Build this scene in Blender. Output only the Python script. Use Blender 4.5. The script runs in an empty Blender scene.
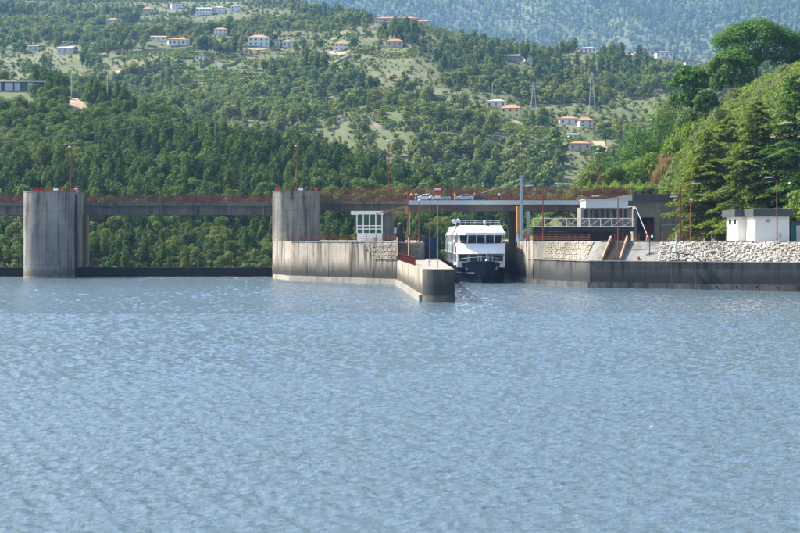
import bpy, math, random
import numpy as np
from mathutils import Vector, Matrix

random.seed(7)
RNG = np.random.default_rng(7)
SC = bpy.context.scene
COL = SC.collection
R = math.radians

# ------------------------------------------------------------------ camera, sky, sun, exposure
F, CX, HY, HC = 1575.0, 400.0, 235.0, 10.0          # lens constant, principal column, eye level, eye height (m)
cam = bpy.data.objects.new('camera', bpy.data.cameras.new('camera'))
COL.objects.link(cam)
cam.location = (0, 0, HC)
cam.rotation_euler = (R(90), 0, 0)
cam.data.sensor_width = 36.0
cam.data.lens = 36.0 * F / 800.0
cam.data.shift_y = -(266.5 - HY) / 800.0
cam.data.clip_start = 1.0
cam.data.clip_end = 20000.0
SC.camera = cam

SUN_EL, SUN_BACK = 47.0, 20.0                        # sun from the left, a little beyond the dam
_h = math.cos(R(SUN_EL))
to_sun = Vector((-_h * math.cos(R(SUN_BACK)), _h * math.sin(R(SUN_BACK)), math.sin(R(SUN_EL))))
world = bpy.data.worlds.new('World')
SC.world = world
world.use_nodes = True
wn = world.node_tree.nodes
sky = wn.new('ShaderNodeTexSky')
sky.sky_type = 'NISHITA'
sky.sun_disc = False
sky.sun_elevation = R(SUN_EL)
sky.sun_rotation = math.atan2(to_sun.x, to_sun.y)
sky.air_density = 1.0
sky.dust_density = 2.8
world.node_tree.links.new(sky.outputs[0], wn['Background'].inputs['Color'])
wn['Background'].inputs['Strength'].default_value = 0.108
sun = bpy.data.objects.new('sun', bpy.data.lights.new('sun', 'SUN'))
COL.objects.link(sun)
sun.data.energy = 5.0
sun.data.angle = R(0.53)
sun.data.color = (1.0, 0.94, 0.85)
sun.rotation_euler = to_sun.to_track_quat('Z', 'Y').to_euler()
sun.location = (-200, 200, 400)
SC.view_settings.view_transform = 'Standard'
SC.view_settings.look = 'None'
SC.view_settings.exposure = 1.45
SC.view_settings.gamma = 1.0
SC.view_settings.use_curve_mapping = False
SC.cycles.max_bounces = 6
SC.cycles.diffuse_bounces = 3
SC.cycles.glossy_bounces = 3
SC.cycles.transmission_bounces = 4
SC.cycles.transparent_max_bounces = 8
SC.cycles.volume_bounces = 0
SC.cycles.use_denoising = True
SC.cycles.sample_clamp_indirect = 6.0

# ------------------------------------------------------------------ helpers
def X(px, Y): return (px - CX) / F * Y
def Z(py, Y): return HC - (py - HY) * Y / F
def at(px, py, Y): return Vector((X(px, Y), Y, Z(py, Y)))

class MB:
    """collects shapes; build() links them as one mesh object"""
    def __init__(self): self.v, self.f, self.m = [], [], []
    def add(self, vs, fs, mi=0):
        b = len(self.v)
        self.v += [tuple(p) for p in vs]
        self.f += [tuple(b + i for i in f) for f in fs]
        self.m += [mi] * len(fs)
        return self
    def box(self, x0, x1, y0, y1, z0, z1, mi=0):
        v = [(x, y, z) for z in (z0, z1) for x, y in ((x0, y0), (x1, y0), (x1, y1), (x0, y1))]
        return self.add(v, [(3, 2, 1, 0), (4, 5, 6, 7), (0, 1, 5, 4), (1, 2, 6, 5), (2, 3, 7, 6), (3, 0, 4, 7)], mi)
    def beam(self, p, q, w, h=None, mi=0):
        p, q = Vector(p), Vector(q)
        h = h or w
        d = (q - p).normalized()
        s = d.cross(Vector((0, 0, 1)))
        if s.length < 1e-4: s = Vector((1, 0, 0))
        s.normalize(); u = s.cross(d)
        v = []
        for c in (p, q):
            for a, b in ((-1, -1), (1, -1), (1, 1), (-1, 1)): v.append(c + s * a * w / 2 + u * b * h / 2)
        return self.add(v, [(3, 2, 1, 0), (4, 5, 6, 7), (0, 1, 5, 4), (1, 2, 6, 5), (2, 3, 7, 6), (3, 0, 4, 7)], mi)
    def tube(self, p, q, r, r2=None, n=8, mi=0):
        p, q = Vector(p), Vector(q)
        r2 = r if r2 is None else r2
        d = (q - p).normalized()
        s = d.cross(Vector((0, 0, 1)))
        if s.length < 1e-3: s = Vector((1, 0, 0))
        s.normalize(); u = s.cross(d)
        v = []
        for c, rr in ((p, r), (q, r2)):
            for i in range(n):
                a = 2 * math.pi * i / n
                v.append(c + s * math.cos(a) * rr + u * math.sin(a) * rr)
        fs = [(i, (i + 1) % n, n + (i + 1) % n, n + i) for i in range(n)]
        fs += [tuple(range(n - 1, -1, -1)), tuple(range(n, 2 * n))]
        return self.add(v, fs, mi)
    def path(self, pts, r, n=6, mi=0):
        for a, b in zip(pts[:-1], pts[1:]): self.tube(a, b, r, r, n, mi)
        return self
    def prism(self, poly, z0, z1, mi=0):
        n = len(poly)
        z0 = z0 if hasattr(z0, '__len__') else [z0] * n
        z1 = z1 if hasattr(z1, '__len__') else [z1] * n
        v = [(p[0], p[1], z) for p, z in zip(poly, z0)] + [(p[0], p[1], z) for p, z in zip(poly, z1)]
        fs = [(i, (i + 1) % n, n + (i + 1) % n, n + i) for i in range(n)]
        fs += [tuple(range(n - 1, -1, -1)), tuple(range(n, 2 * n))]
        return self.add(v, fs, mi)
    def loft(self, rings, mi=0, cap=True):
        n = len(rings[0]); v = [p for r in rings for p in r]; fs = []
        for k in range(len(rings) - 1):
            for i in range(n):
                j = (i + 1) % n
                fs.append((k * n + i, k * n + j, (k + 1) * n + j, (k + 1) * n + i))
        if cap:
            fs.append(tuple(range(n - 1, -1, -1)))
            fs.append(tuple((len(rings) - 1) * n + i for i in range(n)))
        return self.add(v, fs, mi)
    def ball(self, c, rx, ry=None, rz=None, seg=10, rings=6, mi=0):
        ry = ry or rx; rz = rz or rx; rr = []
        for k in range(rings + 1):
            t = math.pi * (k / rings) * 0.98 + 0.03
            rr.append([(c[0] + rx * math.sin(t) * math.cos(2 * math.pi * i / seg), c[1] + ry * math.sin(t) * math.sin(2 * math.pi * i / seg), c[2] + rz * math.cos(t)) for i in range(seg)])
        return self.loft(rr, mi)
    def mesh(self, name, mats, off=(0, 0, 0), smooth=False):
        me = bpy.data.meshes.new(name)
        v = [(a - off[0], b - off[1], c - off[2]) for a, b, c in self.v]
        me.from_pydata(v, [], self.f)
        for m in (mats if isinstance(mats, (list, tuple)) else [mats]): me.materials.append(m)
        me.polygons.foreach_set('material_index', self.m)
        import bmesh
        bm = bmesh.new(); bm.from_mesh(me)
        bmesh.ops.recalc_face_normals(bm, faces=bm.faces)
        bm.to_mesh(me); bm.free()
        if smooth:
            me.polygons.foreach_set('use_smooth', [True] * len(me.polygons))
            try: me.set_sharp_from_angle(angle=R(35))
            except Exception: pass
        return me
    def build(self, name, mats, parent=None, local=False, smooth=False):
        off = (0, 0, 0) if (parent is None or local) else root_of(parent)
        o = bpy.data.objects.new(name, self.mesh(name, mats, off, smooth))
        COL.objects.link(o)
        if parent is not None: o.parent = parent
        return o

def root_of(o):
    p = Vector((0, 0, 0))
    while o is not None:
        p += o.location; o = o.parent
    return p
def tag(o, label=None, cat=None, group=None, kind=None):
    if label: o['label'] = label
    if cat: o['category'] = cat
    if group: o['group'] = group
    if kind: o['kind'] = kind
    elif cat: o['kind'] = 'thing'
    return o
def thing(name, label, cat, loc=(0, 0, 0), rz=0.0, group=None):
    o = bpy.data.objects.new(name, None)
    o.empty_display_size = 0.5
    COL.objects.link(o)
    o.location = loc; o.rotation_euler = (0, 0, rz)
    return tag(o, label, cat, group)
def link(name, me, parent=None, loc=(0, 0, 0), rz=0.0, scale=None):
    o = bpy.data.objects.new(name, me)
    COL.objects.link(o)
    o.parent = parent; o.location = loc; o.rotation_euler = (0, 0, rz)
    if scale: o.scale = scale
    return o
def copy_tree(o, parent=None):
    c = o.copy(); COL.objects.link(c); c.parent = parent
    for ch in o.children: copy_tree(ch, c)
    return c

# ------------------------------------------------------------------ materials
class NT:
    def __init__(self, name):
        self.m = bpy.data.materials.new(name); self.m.use_nodes = True
        self.t = self.m.node_tree; self.n = self.t.nodes; self.b = self.n['Principled BSDF']
        self.b.inputs['Specular IOR Level'].default_value = 0.3
        self.geo = self.n.new('ShaderNodeNewGeometry')
    def L(self, a, b): self.t.links.new(a, b)
    def val(self, sock, v):
        if hasattr(v, 'is_output') or hasattr(v, 'links'): self.L(v, sock)
        else: sock.default_value = v
    def math(self, op, a, b=None, clamp=False):
        n = self.n.new('ShaderNodeMath'); n.operation = op; n.use_clamp = clamp
        self.val(n.inputs[0], a)
        if b is not None: self.val(n.inputs[1], b)
        return n.outputs[0]
    def pos(self, scale=(1, 1, 1), obj=False):
        n = self.n.new('ShaderNodeVectorMath'); n.operation = 'MULTIPLY'
        if obj:
            tc = self.n.new('ShaderNodeTexCoord'); self.L(tc.outputs['Object'], n.inputs[0])
        else: self.L(self.geo.outputs['Position'], n.inputs[0])
        n.inputs[1].default_value = scale
        return n.outputs[0]
    def noise(self, vec, scale=1.0, detail=4.0, rough=0.55, dist=0.0):
        n = self.n.new('ShaderNodeTexNoise')
        self.L(vec, n.inputs['Vector'])
        n.inputs['Scale'].default_value = scale; n.inputs['Detail'].default_value = detail
        n.inputs['Roughness'].default_value = rough; n.inputs['Distortion'].default_value = dist
        return n.outputs['Fac']
    def rng(self, v, a, b, c=0.0, d=1.0, smooth=False):
        n = self.n.new('ShaderNodeMapRange'); n.clamp = True
        if smooth: n.interpolation_type = 'SMOOTHSTEP'
        self.val(n.inputs['Value'], v)
        for k, x in zip(('From Min', 'From Max', 'To Min', 'To Max'), (a, b, c, d)): n.inputs[k].default_value = x
        return n.outputs['Result']
    def mix(self, f, a, b):
        n = self.n.new('ShaderNodeMix'); n.data_type = 'RGBA'
        self.val(n.inputs['Factor'], f)
        for s, v in ((n.inputs['A'], a), (n.inputs['B'], b)):
            if isinstance(v, tuple): s.default_value = (*v[:3], 1)
            else: self.L(v, s)
        return n.outputs['Result']
    def z(self):
        n = self.n.new('ShaderNodeSeparateXYZ'); self.L(self.geo.outputs['Position'], n.inputs[0])
        return n.outputs['Z']
    def bump(self, h, strength=0.3, dist=0.1):
        n = self.n.new('ShaderNodeBump')
        n.inputs['Strength'].default_value = strength; n.inputs['Distance'].default_value = dist
        self.L(h, n.inputs['Height']); self.L(n.outputs[0], self.b.inputs['Normal'])
    def done(self, col, rough=0.7, metal=0.0):
        if isinstance(col, tuple): self.b.inputs['Base Color'].default_value = (*col, 1)
        else: self.L(col, self.b.inputs['Base Color'])
        self.val(self.b.inputs['Roughness'], rough)
        self.b.inputs['Metallic'].default_value = metal
        return self.m

def mul(c, k): return tuple(min(1.0, x * k) for x in c)
def paint(name, c, rough=0.5, metal=0.0, wear=0.25, scale=0.8, dirt=None):
    t = NT(name)
    n = t.noise(t.pos(), scale, 6, 0.65)
    st = t.noise(t.pos((2.0, 2.0, 0.15)), 1.0, 4, 0.6)
    f = t.math('MULTIPLY', t.rng(n, 0.35, 0.75), t.rng(st, 0.3, 0.75))
    d = dirt or mul(c, 0.45)
    col = t.mix(t.math('MULTIPLY', f, wear * 2), c, d)
    return t.done(col, t.rng(n, 0.3, 0.7, max(0.05, rough - 0.12), min(1, rough + 0.15)), metal)
def rust(name, c, c2, scale=1.5):
    t = NT(name)
    n = t.noise(t.pos(), scale, 6, 0.7)
    return t.done(t.mix(t.rng(n, 0.35, 0.7), c, c2), 0.75)
def concrete(name, c1, c2, streak=0.6, scol=(0.035, 0.036, 0.034), tide=None, top=None, lift=None):
    t = NT(name)
    big = t.noise(t.pos(), 0.13, 6, 0.6)
    fine = t.noise(t.pos(), 2.2, 6, 0.7)
    s1 = t.noise(t.pos((0.55, 0.55, 0.045)), 1.0, 5, 0.6)
    s2 = t.noise(t.pos((2.2, 2.2, 0.07)), 1.0, 4, 0.65)
    col = t.mix(t.rng(big, 0.3, 0.7), c1, c2)
    col = t.mix(t.rng(fine, 0.35, 0.8, 0.0, 0.3), col, mul(c2, 0.6))
    m = t.math('ADD', t.math('MULTIPLY', t.rng(s1, 0.49, 0.59), 0.85), t.math('MULTIPLY', t.rng(s2, 0.53, 0.62), 0.45), True)
    m = t.math('MULTIPLY', m, t.rng(big, 0.36, 0.56, 0.45, 1.0))
    if top is not None:     # streaks run down from a wet upper edge
        zz = t.math('ADD', t.z(), t.math('MULTIPLY', t.math('SUBTRACT', s1, 0.5), 6.0))
        m = t.math('MULTIPLY', m, t.rng(zz, top - 9.0, top, 0.6, 1.0))
    col = t.mix(t.math('MULTIPLY', m, streak), col, scol)
    if lift:                # lines between the concrete pours
        fr = t.math('FRACT', t.math('DIVIDE', t.z(), lift))
        ln = t.math('LESS_THAN', fr, 0.035)
        col = t.mix(t.math('MULTIPLY', ln, t.rng(fine, 0.3, 0.7, 0.1, 0.55)), col, scol)
    if tide:                # algae left by the changing water level
        lo, hi, amt, ac = tide
        zn = t.math('ADD', t.z(), t.math('MULTIPLY', t.math('SUBTRACT', s1, 0.5), 5.0))
        zl = t.math('ADD', t.z(), t.math('MULTIPLY', t.math('SUBTRACT', fine, 0.5), 0.25))
        tm = t.math('MULTIPLY', t.rng(zn, hi, lo + 0.6, 0.0, 1.0, True), t.rng(zl, lo - 0.12, lo + 0.12))
        col = t.mix(t.math('MULTIPLY', tm, amt), col, ac)
    t.bump(fine, 0.35, 0.06)
    return t.done(col, 0.88)

M = {}
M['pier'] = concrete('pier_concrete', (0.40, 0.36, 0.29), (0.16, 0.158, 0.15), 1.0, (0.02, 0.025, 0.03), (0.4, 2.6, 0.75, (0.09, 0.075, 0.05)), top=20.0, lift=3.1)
M['wall'] = concrete('lock_wall_concrete', (0.46, 0.40, 0.31), (0.32, 0.28, 0.22), 1.0, (0.018, 0.017, 0.016), (1.0, 5.4, 0.95, (0.022, 0.022, 0.02)), top=9.0)
M['guide'] = concrete('guide_wall_concrete', (0.50, 0.43, 0.315), (0.36, 0.305, 0.225), 0.8, (0.03, 0.027, 0.024), (1.0, 3.8, 0.9, (0.035, 0.031, 0.025)), top=5.0)
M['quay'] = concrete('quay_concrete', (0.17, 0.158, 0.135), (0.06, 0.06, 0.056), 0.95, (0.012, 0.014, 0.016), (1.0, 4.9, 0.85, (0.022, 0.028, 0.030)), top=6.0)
M['plain'] = concrete('plain_concrete', (0.33, 0.305, 0.255), (0.24, 0.225, 0.19), 0.4)
M['grey'] = concrete('grey_concrete', (0.25, 0.24, 0.215), (0.17, 0.165, 0.15), 0.5)
M['girder'] = concrete('girder_concrete', (0.20, 0.18, 0.145), (0.13, 0.118, 0.10), 0.6)
M['girder_dark'] = concrete('dark_girder', (0.17, 0.14, 0.11), (0.10, 0.085, 0.07), 0.5)
M['apron'] = concrete('apron_concrete', (0.34, 0.31, 0.25), (0.25, 0.23, 0.185), 0.2)
M['stone'] = concrete('pale_stone', (0.42, 0.37, 0.29), (0.27, 0.235, 0.18), 0.4)
M['rock'] = concrete('rock', (0.48, 0.445, 0.385), (0.29, 0.26, 0.21), 0.25)
M['gate'] = rust('gate_steel', (0.014, 0.011, 0.011), (0.030, 0.018, 0.015))
M['red'] = rust('red_railing_paint', (0.22, 0.04, 0.028), (0.14, 0.032, 0.026))
M['rustred'] = rust('rust_red_fence', (0.26, 0.065, 0.045), (0.16, 0.055, 0.04))
M['brightred'] = paint('bright_red', (0.62, 0.03, 0.02), 0.45, wear=0.1)
M['white'] = paint('white_paint', (0.80, 0.80, 0.78), 0.4, wear=0.08, dirt=(0.5, 0.48, 0.42))
M['shipwhite'] = paint('ship_white', (0.86, 0.86, 0.85), 0.28, wear=0.06, dirt=(0.6, 0.58, 0.52))
M['hutwhite'] = paint('hut_render', (0.82, 0.79, 0.73), 0.8, wear=0.15, dirt=(0.55, 0.52, 0.46))
M['navy'] = paint('navy_hull', (0.003, 0.008, 0.032), 0.45, wear=0.15)
M['black'] = paint('black_paint', (0.012, 0.013, 0.016), 0.45, wear=0.2)
M['slate'] = paint('dark_slate', (0.075, 0.08, 0.085), 0.5, wear=0.2)
M['steel'] = paint('grey_steel', (0.34, 0.38, 0.40), 0.45, 0.0, wear=0.15)
M['fascia'] = paint('grey_green_fascia', (0.42, 0.47, 0.47), 0.5, wear=0.2)
M['bluegrey'] = paint('blue_grey_cladding', (0.50, 0.55, 0.60), 0.5, wear=0.15)
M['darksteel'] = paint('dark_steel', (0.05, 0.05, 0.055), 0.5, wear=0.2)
M['bluesteel'] = paint('blue_steel', (0.015, 0.045, 0.11), 0.5, wear=0.3)
M['orange'] = paint('orange_paint', (0.46, 0.24, 0.06), 0.5, wear=0.2)
M['yellow'] = paint('yellow_paint', (0.36, 0.25, 0.09), 0.5, wear=0.25)
M['sand'] = paint('sand_concrete', (0.36, 0.25, 0.16), 0.8, wear=0.2)
M['lamp'] = paint('lamp_housing', (0.42, 0.45, 0.48), 0.35, wear=0.05)
M['green'] = paint('green_paint', (0.02, 0.16, 0.10), 0.5, wear=0.2)
M['wood'] = paint('weathered_pole', (0.25, 0.22, 0.19), 0.8, wear=0.3)
M['wire'] = paint('aluminium_wire', (0.55, 0.57, 0.6), 0.4, 0.0, wear=0.05)
def glass(name, c, rough=0.06):
    t = NT(name)
    n = t.noise(t.pos(), 0.4, 3)
    t.b.inputs['Specular IOR Level'].default_value = 0.6
    return t.done(t.mix(t.rng(n, 0.3, 0.7), c, mul(c, 1.6)), rough)
M['glass'] = glass('dark_glass', (0.012, 0.02, 0.035))
M['greenglass'] = glass('green_glass', (0.02, 0.07, 0.05))
M['paleglass'] = glass('pale_glass', (0.30, 0.38, 0.36), 0.15)
def emit(name, c, s):
    t = NT(name)
    t.b.inputs['Emission Color'].default_value = (*c, 1); t.b.inputs['Emission Strength'].default_value = s
    return t.done(c, 0.3)
M['redlight'] = emit('red_signal_lens', (1.0, 0.12, 0.02), 0.9)
M['greenlight'] = emit('green_signal_lens', (0.05, 0.9, 0.65), 0.7)
for nm, c in (('roof_orange', (0.55, 0.24, 0.12)), ('roof_salmon', (0.50, 0.27, 0.19)), ('roof_pale', (0.50, 0.40, 0.32)), ('roof_grey', (0.36, 0.36, 0.38)), ('roof_red', (0.55, 0.16, 0.09))):
    t = NT(nm)
    n = t.noise(t.pos((1, 1, 1)), 0.8, 5, 0.7)
    w = t.math('FRACT', t.math('MULTIPLY', t.z(), 3.0))
    col = t.mix(t.rng(n, 0.3, 0.7), c, mul(c, 0.65))
    M[nm] = t.done(t.mix(t.math('MULTIPLY', t.math('LESS_THAN', w, 0.2), 0.4), col, mul(c, 0.4)), 0.85)
for nm, c in (('house_white', (0.78, 0.77, 0.74)), ('house_yellow', (0.72, 0.62, 0.33)), ('house_cream', (0.70, 0.64, 0.50)), ('house_stone', (0.33, 0.28, 0.24)), ('house_grey', (0.55, 0.55, 0.56)), ('house_pink', (0.60, 0.45, 0.38))):
    M[nm] = paint(nm, c, 0.85, wear=0.15)

def foliage(name, ca, cb, cc, trans=0.24, scale=0.25):
    t = NT(name)
    oi = t.n.new('ShaderNodeObjectInfo')
    n = t.noise(t.pos(), scale, 3, 0.6)
    f = t.noise(t.pos(), 1.9, 2, 0.5)
    col = t.mix(oi.outputs['Random'], ca, cb)
    col = t.mix(t.rng(n, 0.48, 0.72, 0, 0.8), col, cc)
    col = t.mix(t.rng(f, 0.3, 0.75, 0.0, 0.35), col, mul(ca, 0.45))
    t.b.inputs['Specular IOR Level'].default_value = 0.15
    t.done(col, 0.75)
    tr = t.n.new('ShaderNodeBsdfTranslucent')
    tc = t.n.new('ShaderNodeMix'); tc.data_type = 'RGBA'; tc.blend_type = 'MULTIPLY'
    tc.inputs['Factor'].default_value = 1.0
    t.L(col, tc.inputs['A']); tc.inputs['B'].default_value = (1.5, 1.6, 0.7, 1)
    t.L(tc.outputs['Result'], tr.inputs['Color'])
    ms = t.n.new('ShaderNodeMixShader'); ms.inputs[0].default_value = trans
    t.L(t.b.outputs[0], ms.inputs[1]); t.L(tr.outputs[0], ms.inputs[2])
    t.L(ms.outputs[0], t.n['Material Output'].inputs['Surface'])
    return t.m
M['leaf'] = foliage('leaf_green', (0.057, 0.120, 0.031), (0.135, 0.199, 0.040), (0.170, 0.216, 0.048))
M['leaf_far'] = foliage('leaf_far', (0.076, 0.135, 0.046), (0.208, 0.246, 0.066), (0.251, 0.258, 0.082), scale=0.02)
M['leaf_dark'] = foliage('leaf_dark', (0.037, 0.090, 0.028), (0.064, 0.122, 0.035), (0.090, 0.145, 0.035))
M['leaf_bush'] = foliage('leaf_bush', (0.095, 0.145, 0.04), (0.19, 0.22, 0.06), (0.22, 0.21, 0.07))
M['leaf_yellow'] = foliage('leaf_yellow', (0.200, 0.281, 0.032), (0.270, 0.324, 0.041), (0.220, 0.324, 0.036))
M['leaf_bright'] = foliage('leaf_bright', (0.135, 0.233, 0.030), (0.189, 0.286, 0.035), (0.216, 0.259, 0.040))
M['leaf_pine'] = foliage('needle_pine', (0.064, 0.155, 0.025), (0.086, 0.178, 0.029), (0.129, 0.217, 0.039))
M['leaf_cedar'] = foliage('needle_cedar', (0.121, 0.180, 0.029), (0.157, 0.208, 0.031), (0.241, 0.264, 0.038), scale=0.5)
M['leaf_olive'] = foliage('leaf_olive', (0.125, 0.163, 0.059), (0.163, 0.203, 0.069), (0.200, 0.230, 0.089))
M['leaf_dry'] = foliage('dry_brush', (0.306, 0.220, 0.115), (0.360, 0.248, 0.130), (0.252, 0.184, 0.092))
M['leaf_brown'] = foliage('brown_scrub', (0.200, 0.140, 0.063), (0.260, 0.173, 0.081), (0.170, 0.162, 0.063))
M['grass'] = foliage('tall_grass', (0.22, 0.24, 0.10), (0.29, 0.29, 0.14), (0.17, 0.22, 0.07), 0.3, 0.12)
M['bark'] = rust('bark', (0.13, 0.095, 0.07), (0.07, 0.052, 0.04), 3.0)

def terrain_mat():
    t = NT('hillside_ground')
    at_ = t.n.new('ShaderNodeAttribute'); at_.attribute_name = 'field'
    n = t.noise(t.pos(), 0.02, 6, 0.65); n2 = t.noise(t.pos(), 0.25, 5, 0.7); n3 = t.noise(t.pos((1, 1, 1)), 0.008, 3)
    forest = t.mix(t.rng(n2, 0.3, 0.7), (0.075, 0.10, 0.038), (0.12, 0.125, 0.05))
    field = t.mix(t.rng(n, 0.40, 0.58), (0.098, 0.132, 0.042), (0.165, 0.14, 0.08))
    field = t.mix(t.rng(n2, 0.42, 0.62, 0, 0.9), field, (0.085, 0.115, 0.04))
    col = t.mix(at_.outputs['Fac'], forest, field)
    t.bump(n2, 0.5, 0.5)
    return t.done(col, 0.95)
M['terrain'] = terrain_mat()
def water_mat():
    t = NT('river_water')
    rot = t.n.new('ShaderNodeMapping'); rot.inputs['Rotation'].default_value = (0, 0, R(10)); rot.inputs['Scale'].default_value = (0.7, 1.0, 1.0)
    t.L(t.pos((1, 1, 0)), rot.inputs['Vector'])
    v = rot.outputs[0]
    b = t.noise(v, 1.7, 5, 0.68, 0.5)
    c = t.noise(v, 0.02, 3, 0.5)
    t.bump(t.math('MULTIPLY', b, t.rng(c, 0.3, 0.7, 0.6, 1.4)), 1.0, 0.22)
    t.b.inputs['IOR'].default_value = 1.33
    t.b.inputs['Specular IOR Level'].default_value = 0.5
    return t.done((0.080, 0.116, 0.140), 0.05)
M['water'] = water_mat()

# ------------------------------------------------------------------ terrain and water
def vnoise(x, y, seed=0):
    xi, yi = np.floor(x).astype(np.int64), np.floor(y).astype(np.int64)
    xf, yf = x - xi, y - yi
    u, v = xf * xf * (3 - 2 * xf), yf * yf * (3 - 2 * yf)
    def h(a, b):
        n = (a * 374761393 + b * 668265263 + seed * 1442695041) & 0x7fffffff
        n = ((n ^ (n >> 13)) * 1274126177) & 0x7fffffff
        return ((n ^ (n >> 16)) & 0xffff) / 65535.0
    return (h(xi, yi) * (1 - u) + h(xi + 1, yi) * u) * (1 - v) + (h(xi, yi + 1) * (1 - u) + h(xi + 1, yi + 1) * u) * v
def fbm(x, y, seed=0, o=4):
    s, a, t = 0.0, 0.5, 0.0
    for k in range(o):
        s = s + a * vnoise(x * 2 ** k, y * 2 ** k, seed + k); t += a; a *= 0.5
    return s / t
S1_PX = [-400, -100, 0, 60, 80, 130, 170, 200, 260, 330, 370, 400, 450, 500, 600, 900, 1300]
S1_Y = [790, 760, 735, 695, 685, 670, 660, 640, 612, 595, 585, 575, 570, 565, 560, 560, 560]
S1_PY = [60, 66, 76, 92, 100, 116, 124, 135, 153, 166, 180, 193, 205, 214, 222, 225, 225]
def H(x, y):
    x, y = np.asarray(x, float), np.asarray(y, float)
    yy = np.maximum(y, 1.0)
    px = CX + F * x / yy
    # wooded spur just beyond the dam
    yr = np.interp(px, S1_PX, S1_Y); zr = HC + (HY - np.interp(px, S1_PX, S1_PY)) * yr / F
    yb = 425.0
    t = np.clip((y - yb) / (yr - yb), 0, 1)
    s1 = -3 + (zr + 3) * t ** 0.92 - np.maximum(y - yr, 0) * 0.32 - np.maximum(yb - y, 0) * 0.8
    s1 = s1 + (fbm(x / 40, y / 40, 3) - 0.5) * 6 * np.clip((y - 425) / 60, 0, 1)
    # settled hillside
    k = np.interp(px, [0, 330, 350, 387, 410, 435, 455, 480, 520, 560, 589, 620, 643, 664, 691, 720, 900], [1, 1, 1.049, 1.03, 1.034, 1.006, 0.984, 0.963, 0.93, 0.928, 0.935, 0.925, 0.923, 0.929, 0.899, 0.893, 0.8])
    prof = np.interp(y, [500, 600, 640, 700, 820, 950, 1300, 1575, 2200, 2600], [-8, -6, 4, 18, 48, 80, 163, 220, 345, 400])
    ry = np.interp(px, [-400, 0, 250, 310, 350, 400, 480, 560, 640, 720, 1000], [2300, 2200, 2000, 1760, 1680, 1620, 1510, 1440, 1440, 1420, 1400])
    rz = np.interp(ry, [500, 600, 640, 700, 820, 950, 1300, 1575, 2200, 2600], [-8, -6, 4, 18, 48, 80, 163, 220, 345, 400])
    s2 = np.where(y > ry, rz - (y - ry) * 0.35, prof) * k
    nz = (fbm(x / 150, y / 150, 11) - 0.5) * 26 + (fbm(x / 45, y / 45, 17) - 0.5) * 7
    s2 = s2 + nz * np.clip((y - 700) / 250, 0, 1)
    # terraced ground
    tm = np.clip((fbm(x / 130, y / 130, 23) - 0.46) * 9, 0, 1) * np.clip((y - 780) / 60, 0, 1)
    st = 3.6; q = s2 / st; fr = q - np.floor(q)
    s2 = s2 * (1 - tm) + tm * st * (np.floor(q) + np.clip((fr - 0.55) / 0.45, 0, 1) * 0.85 + fr * 0.15)
    # far ridge
    s3 = np.interp(y, [2500, 3200, 3900, 5000, 6200, 7600, 11000], [-300, 0, 330, 760, 1150, 1400, 1700])
    s3 = s3 + ((fbm(x / 900, y / 1300, 31) - 0.5) * 300 + (fbm(x / 230, y / 280, 37) - 0.5) * 100) * np.clip((y - 3200) / 700, 0, 1)
    # near slope on the right bank
    xt = np.interp(y, [200, 260, 275, 300, 340, 395, 430, 470, 520, 600, 700], [260, 170, 140, 97, 66, 59, 59, 64, 80, 130, 260])
    d = (x - xt) * 0.9
    s4 = np.where(d > 0, 8.2 + 50 * (1 - np.exp(-np.maximum(d, 0) / 22)) + 0.05 * np.maximum(d, 0), 8.2 + d * 0.6)
    s4 = np.where(y < 700, s4, -50) + (fbm(x / 12, y / 12, 41) - 0.5) * 2.5 * (d > 1)
    shelf = 20.4 - np.maximum(46 - x, 0) * .9 - np.maximum(399.5 - y, 0) * 3.0 - np.maximum(y - 424, 0) * .7
    s4 = np.maximum(s4, np.where(x < 78, shelf, -50))
    return np.maximum.reduce([s1, s2, s3, s4, np.full_like(s1, -8.0)])
def field_mask(x, y):
    x, y = np.asarray(x, float), np.asarray(y, float)
    px = CX + F * x / np.maximum(y, 1)
    f = fbm(x / 110, y / 150, 53)
    m = np.clip((f - 0.515) * 9, 0, 1) * np.clip((y - 800) / 50, 0, 1) * (y < 2100)
    m = m * np.interp(px, [380, 460, 560, 900], [1, 0.9, 0.75, 0.6])
    for (cx, cy, rx, ry, a) in FIELDS:
        m = np.maximum(m, a * np.clip(1.6 - ((px - cx) / rx) ** 2 - ((y - cy) / ry) ** 2, 0, 1))
    xt = np.interp(y, [200, 260, 275, 300, 340, 395, 430, 470, 520, 600, 700], [260, 170, 140, 97, 66, 58, 57, 62, 80, 130, 260])
    m = np.where((y < 600) & (x > xt), 0.4, m)
    return m
def ray_ground(px, py, y0=440.0, y1=4000.0):
    ys = np.arange(y0, y1, 2.0)
    x = (px - CX) / F * ys
    ok = H(x, ys) >= HC - (py - HY) * ys / F
    i = int(np.argmax(ok)) if ok.any() else len(ys) - 1
    return Vector((x[i], ys[i], float(H(x[i], ys[i]))))

# open fields and bare terraces seen on the hillside: column, row, half width, half depth (m), strength
FIELDS = []
FIELDS = [(a_, ray_ground(a_, b_, 600).y, c_, d_, e_) for a_, b_, c_, d_, e_ in (
    (215, 24, 38, 40, 1), (278, 33, 45, 40, 1), (322, 60, 50, 38, .9), (400, 56, 35, 40, .9), (455, 38, 45, 28, 1), (150, 60, 48, 42, .9), (215, 72, 45, 40, .9), (240, 86, 40, 30, .8),
    (350, 102, 45, 38, .9), (385, 120, 38, 30, 1), (435, 112, 45, 34, 1), (500, 116, 40, 30, 1), (510, 128, 32, 22, .9), (604, 150, 26, 24, 1), (548, 136, 38, 24, .8), (640, 132, 34, 24, .8), (60, 60, 30, 18, .9), (25, 20, 30, 20, .9), (392, 145, 25, 20, 1), (575, 60, 50, 20, .6))]
FIELDS += [(8, 722, 26, 22, 1), (78, 690, 9, 16, 1)]

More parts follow.
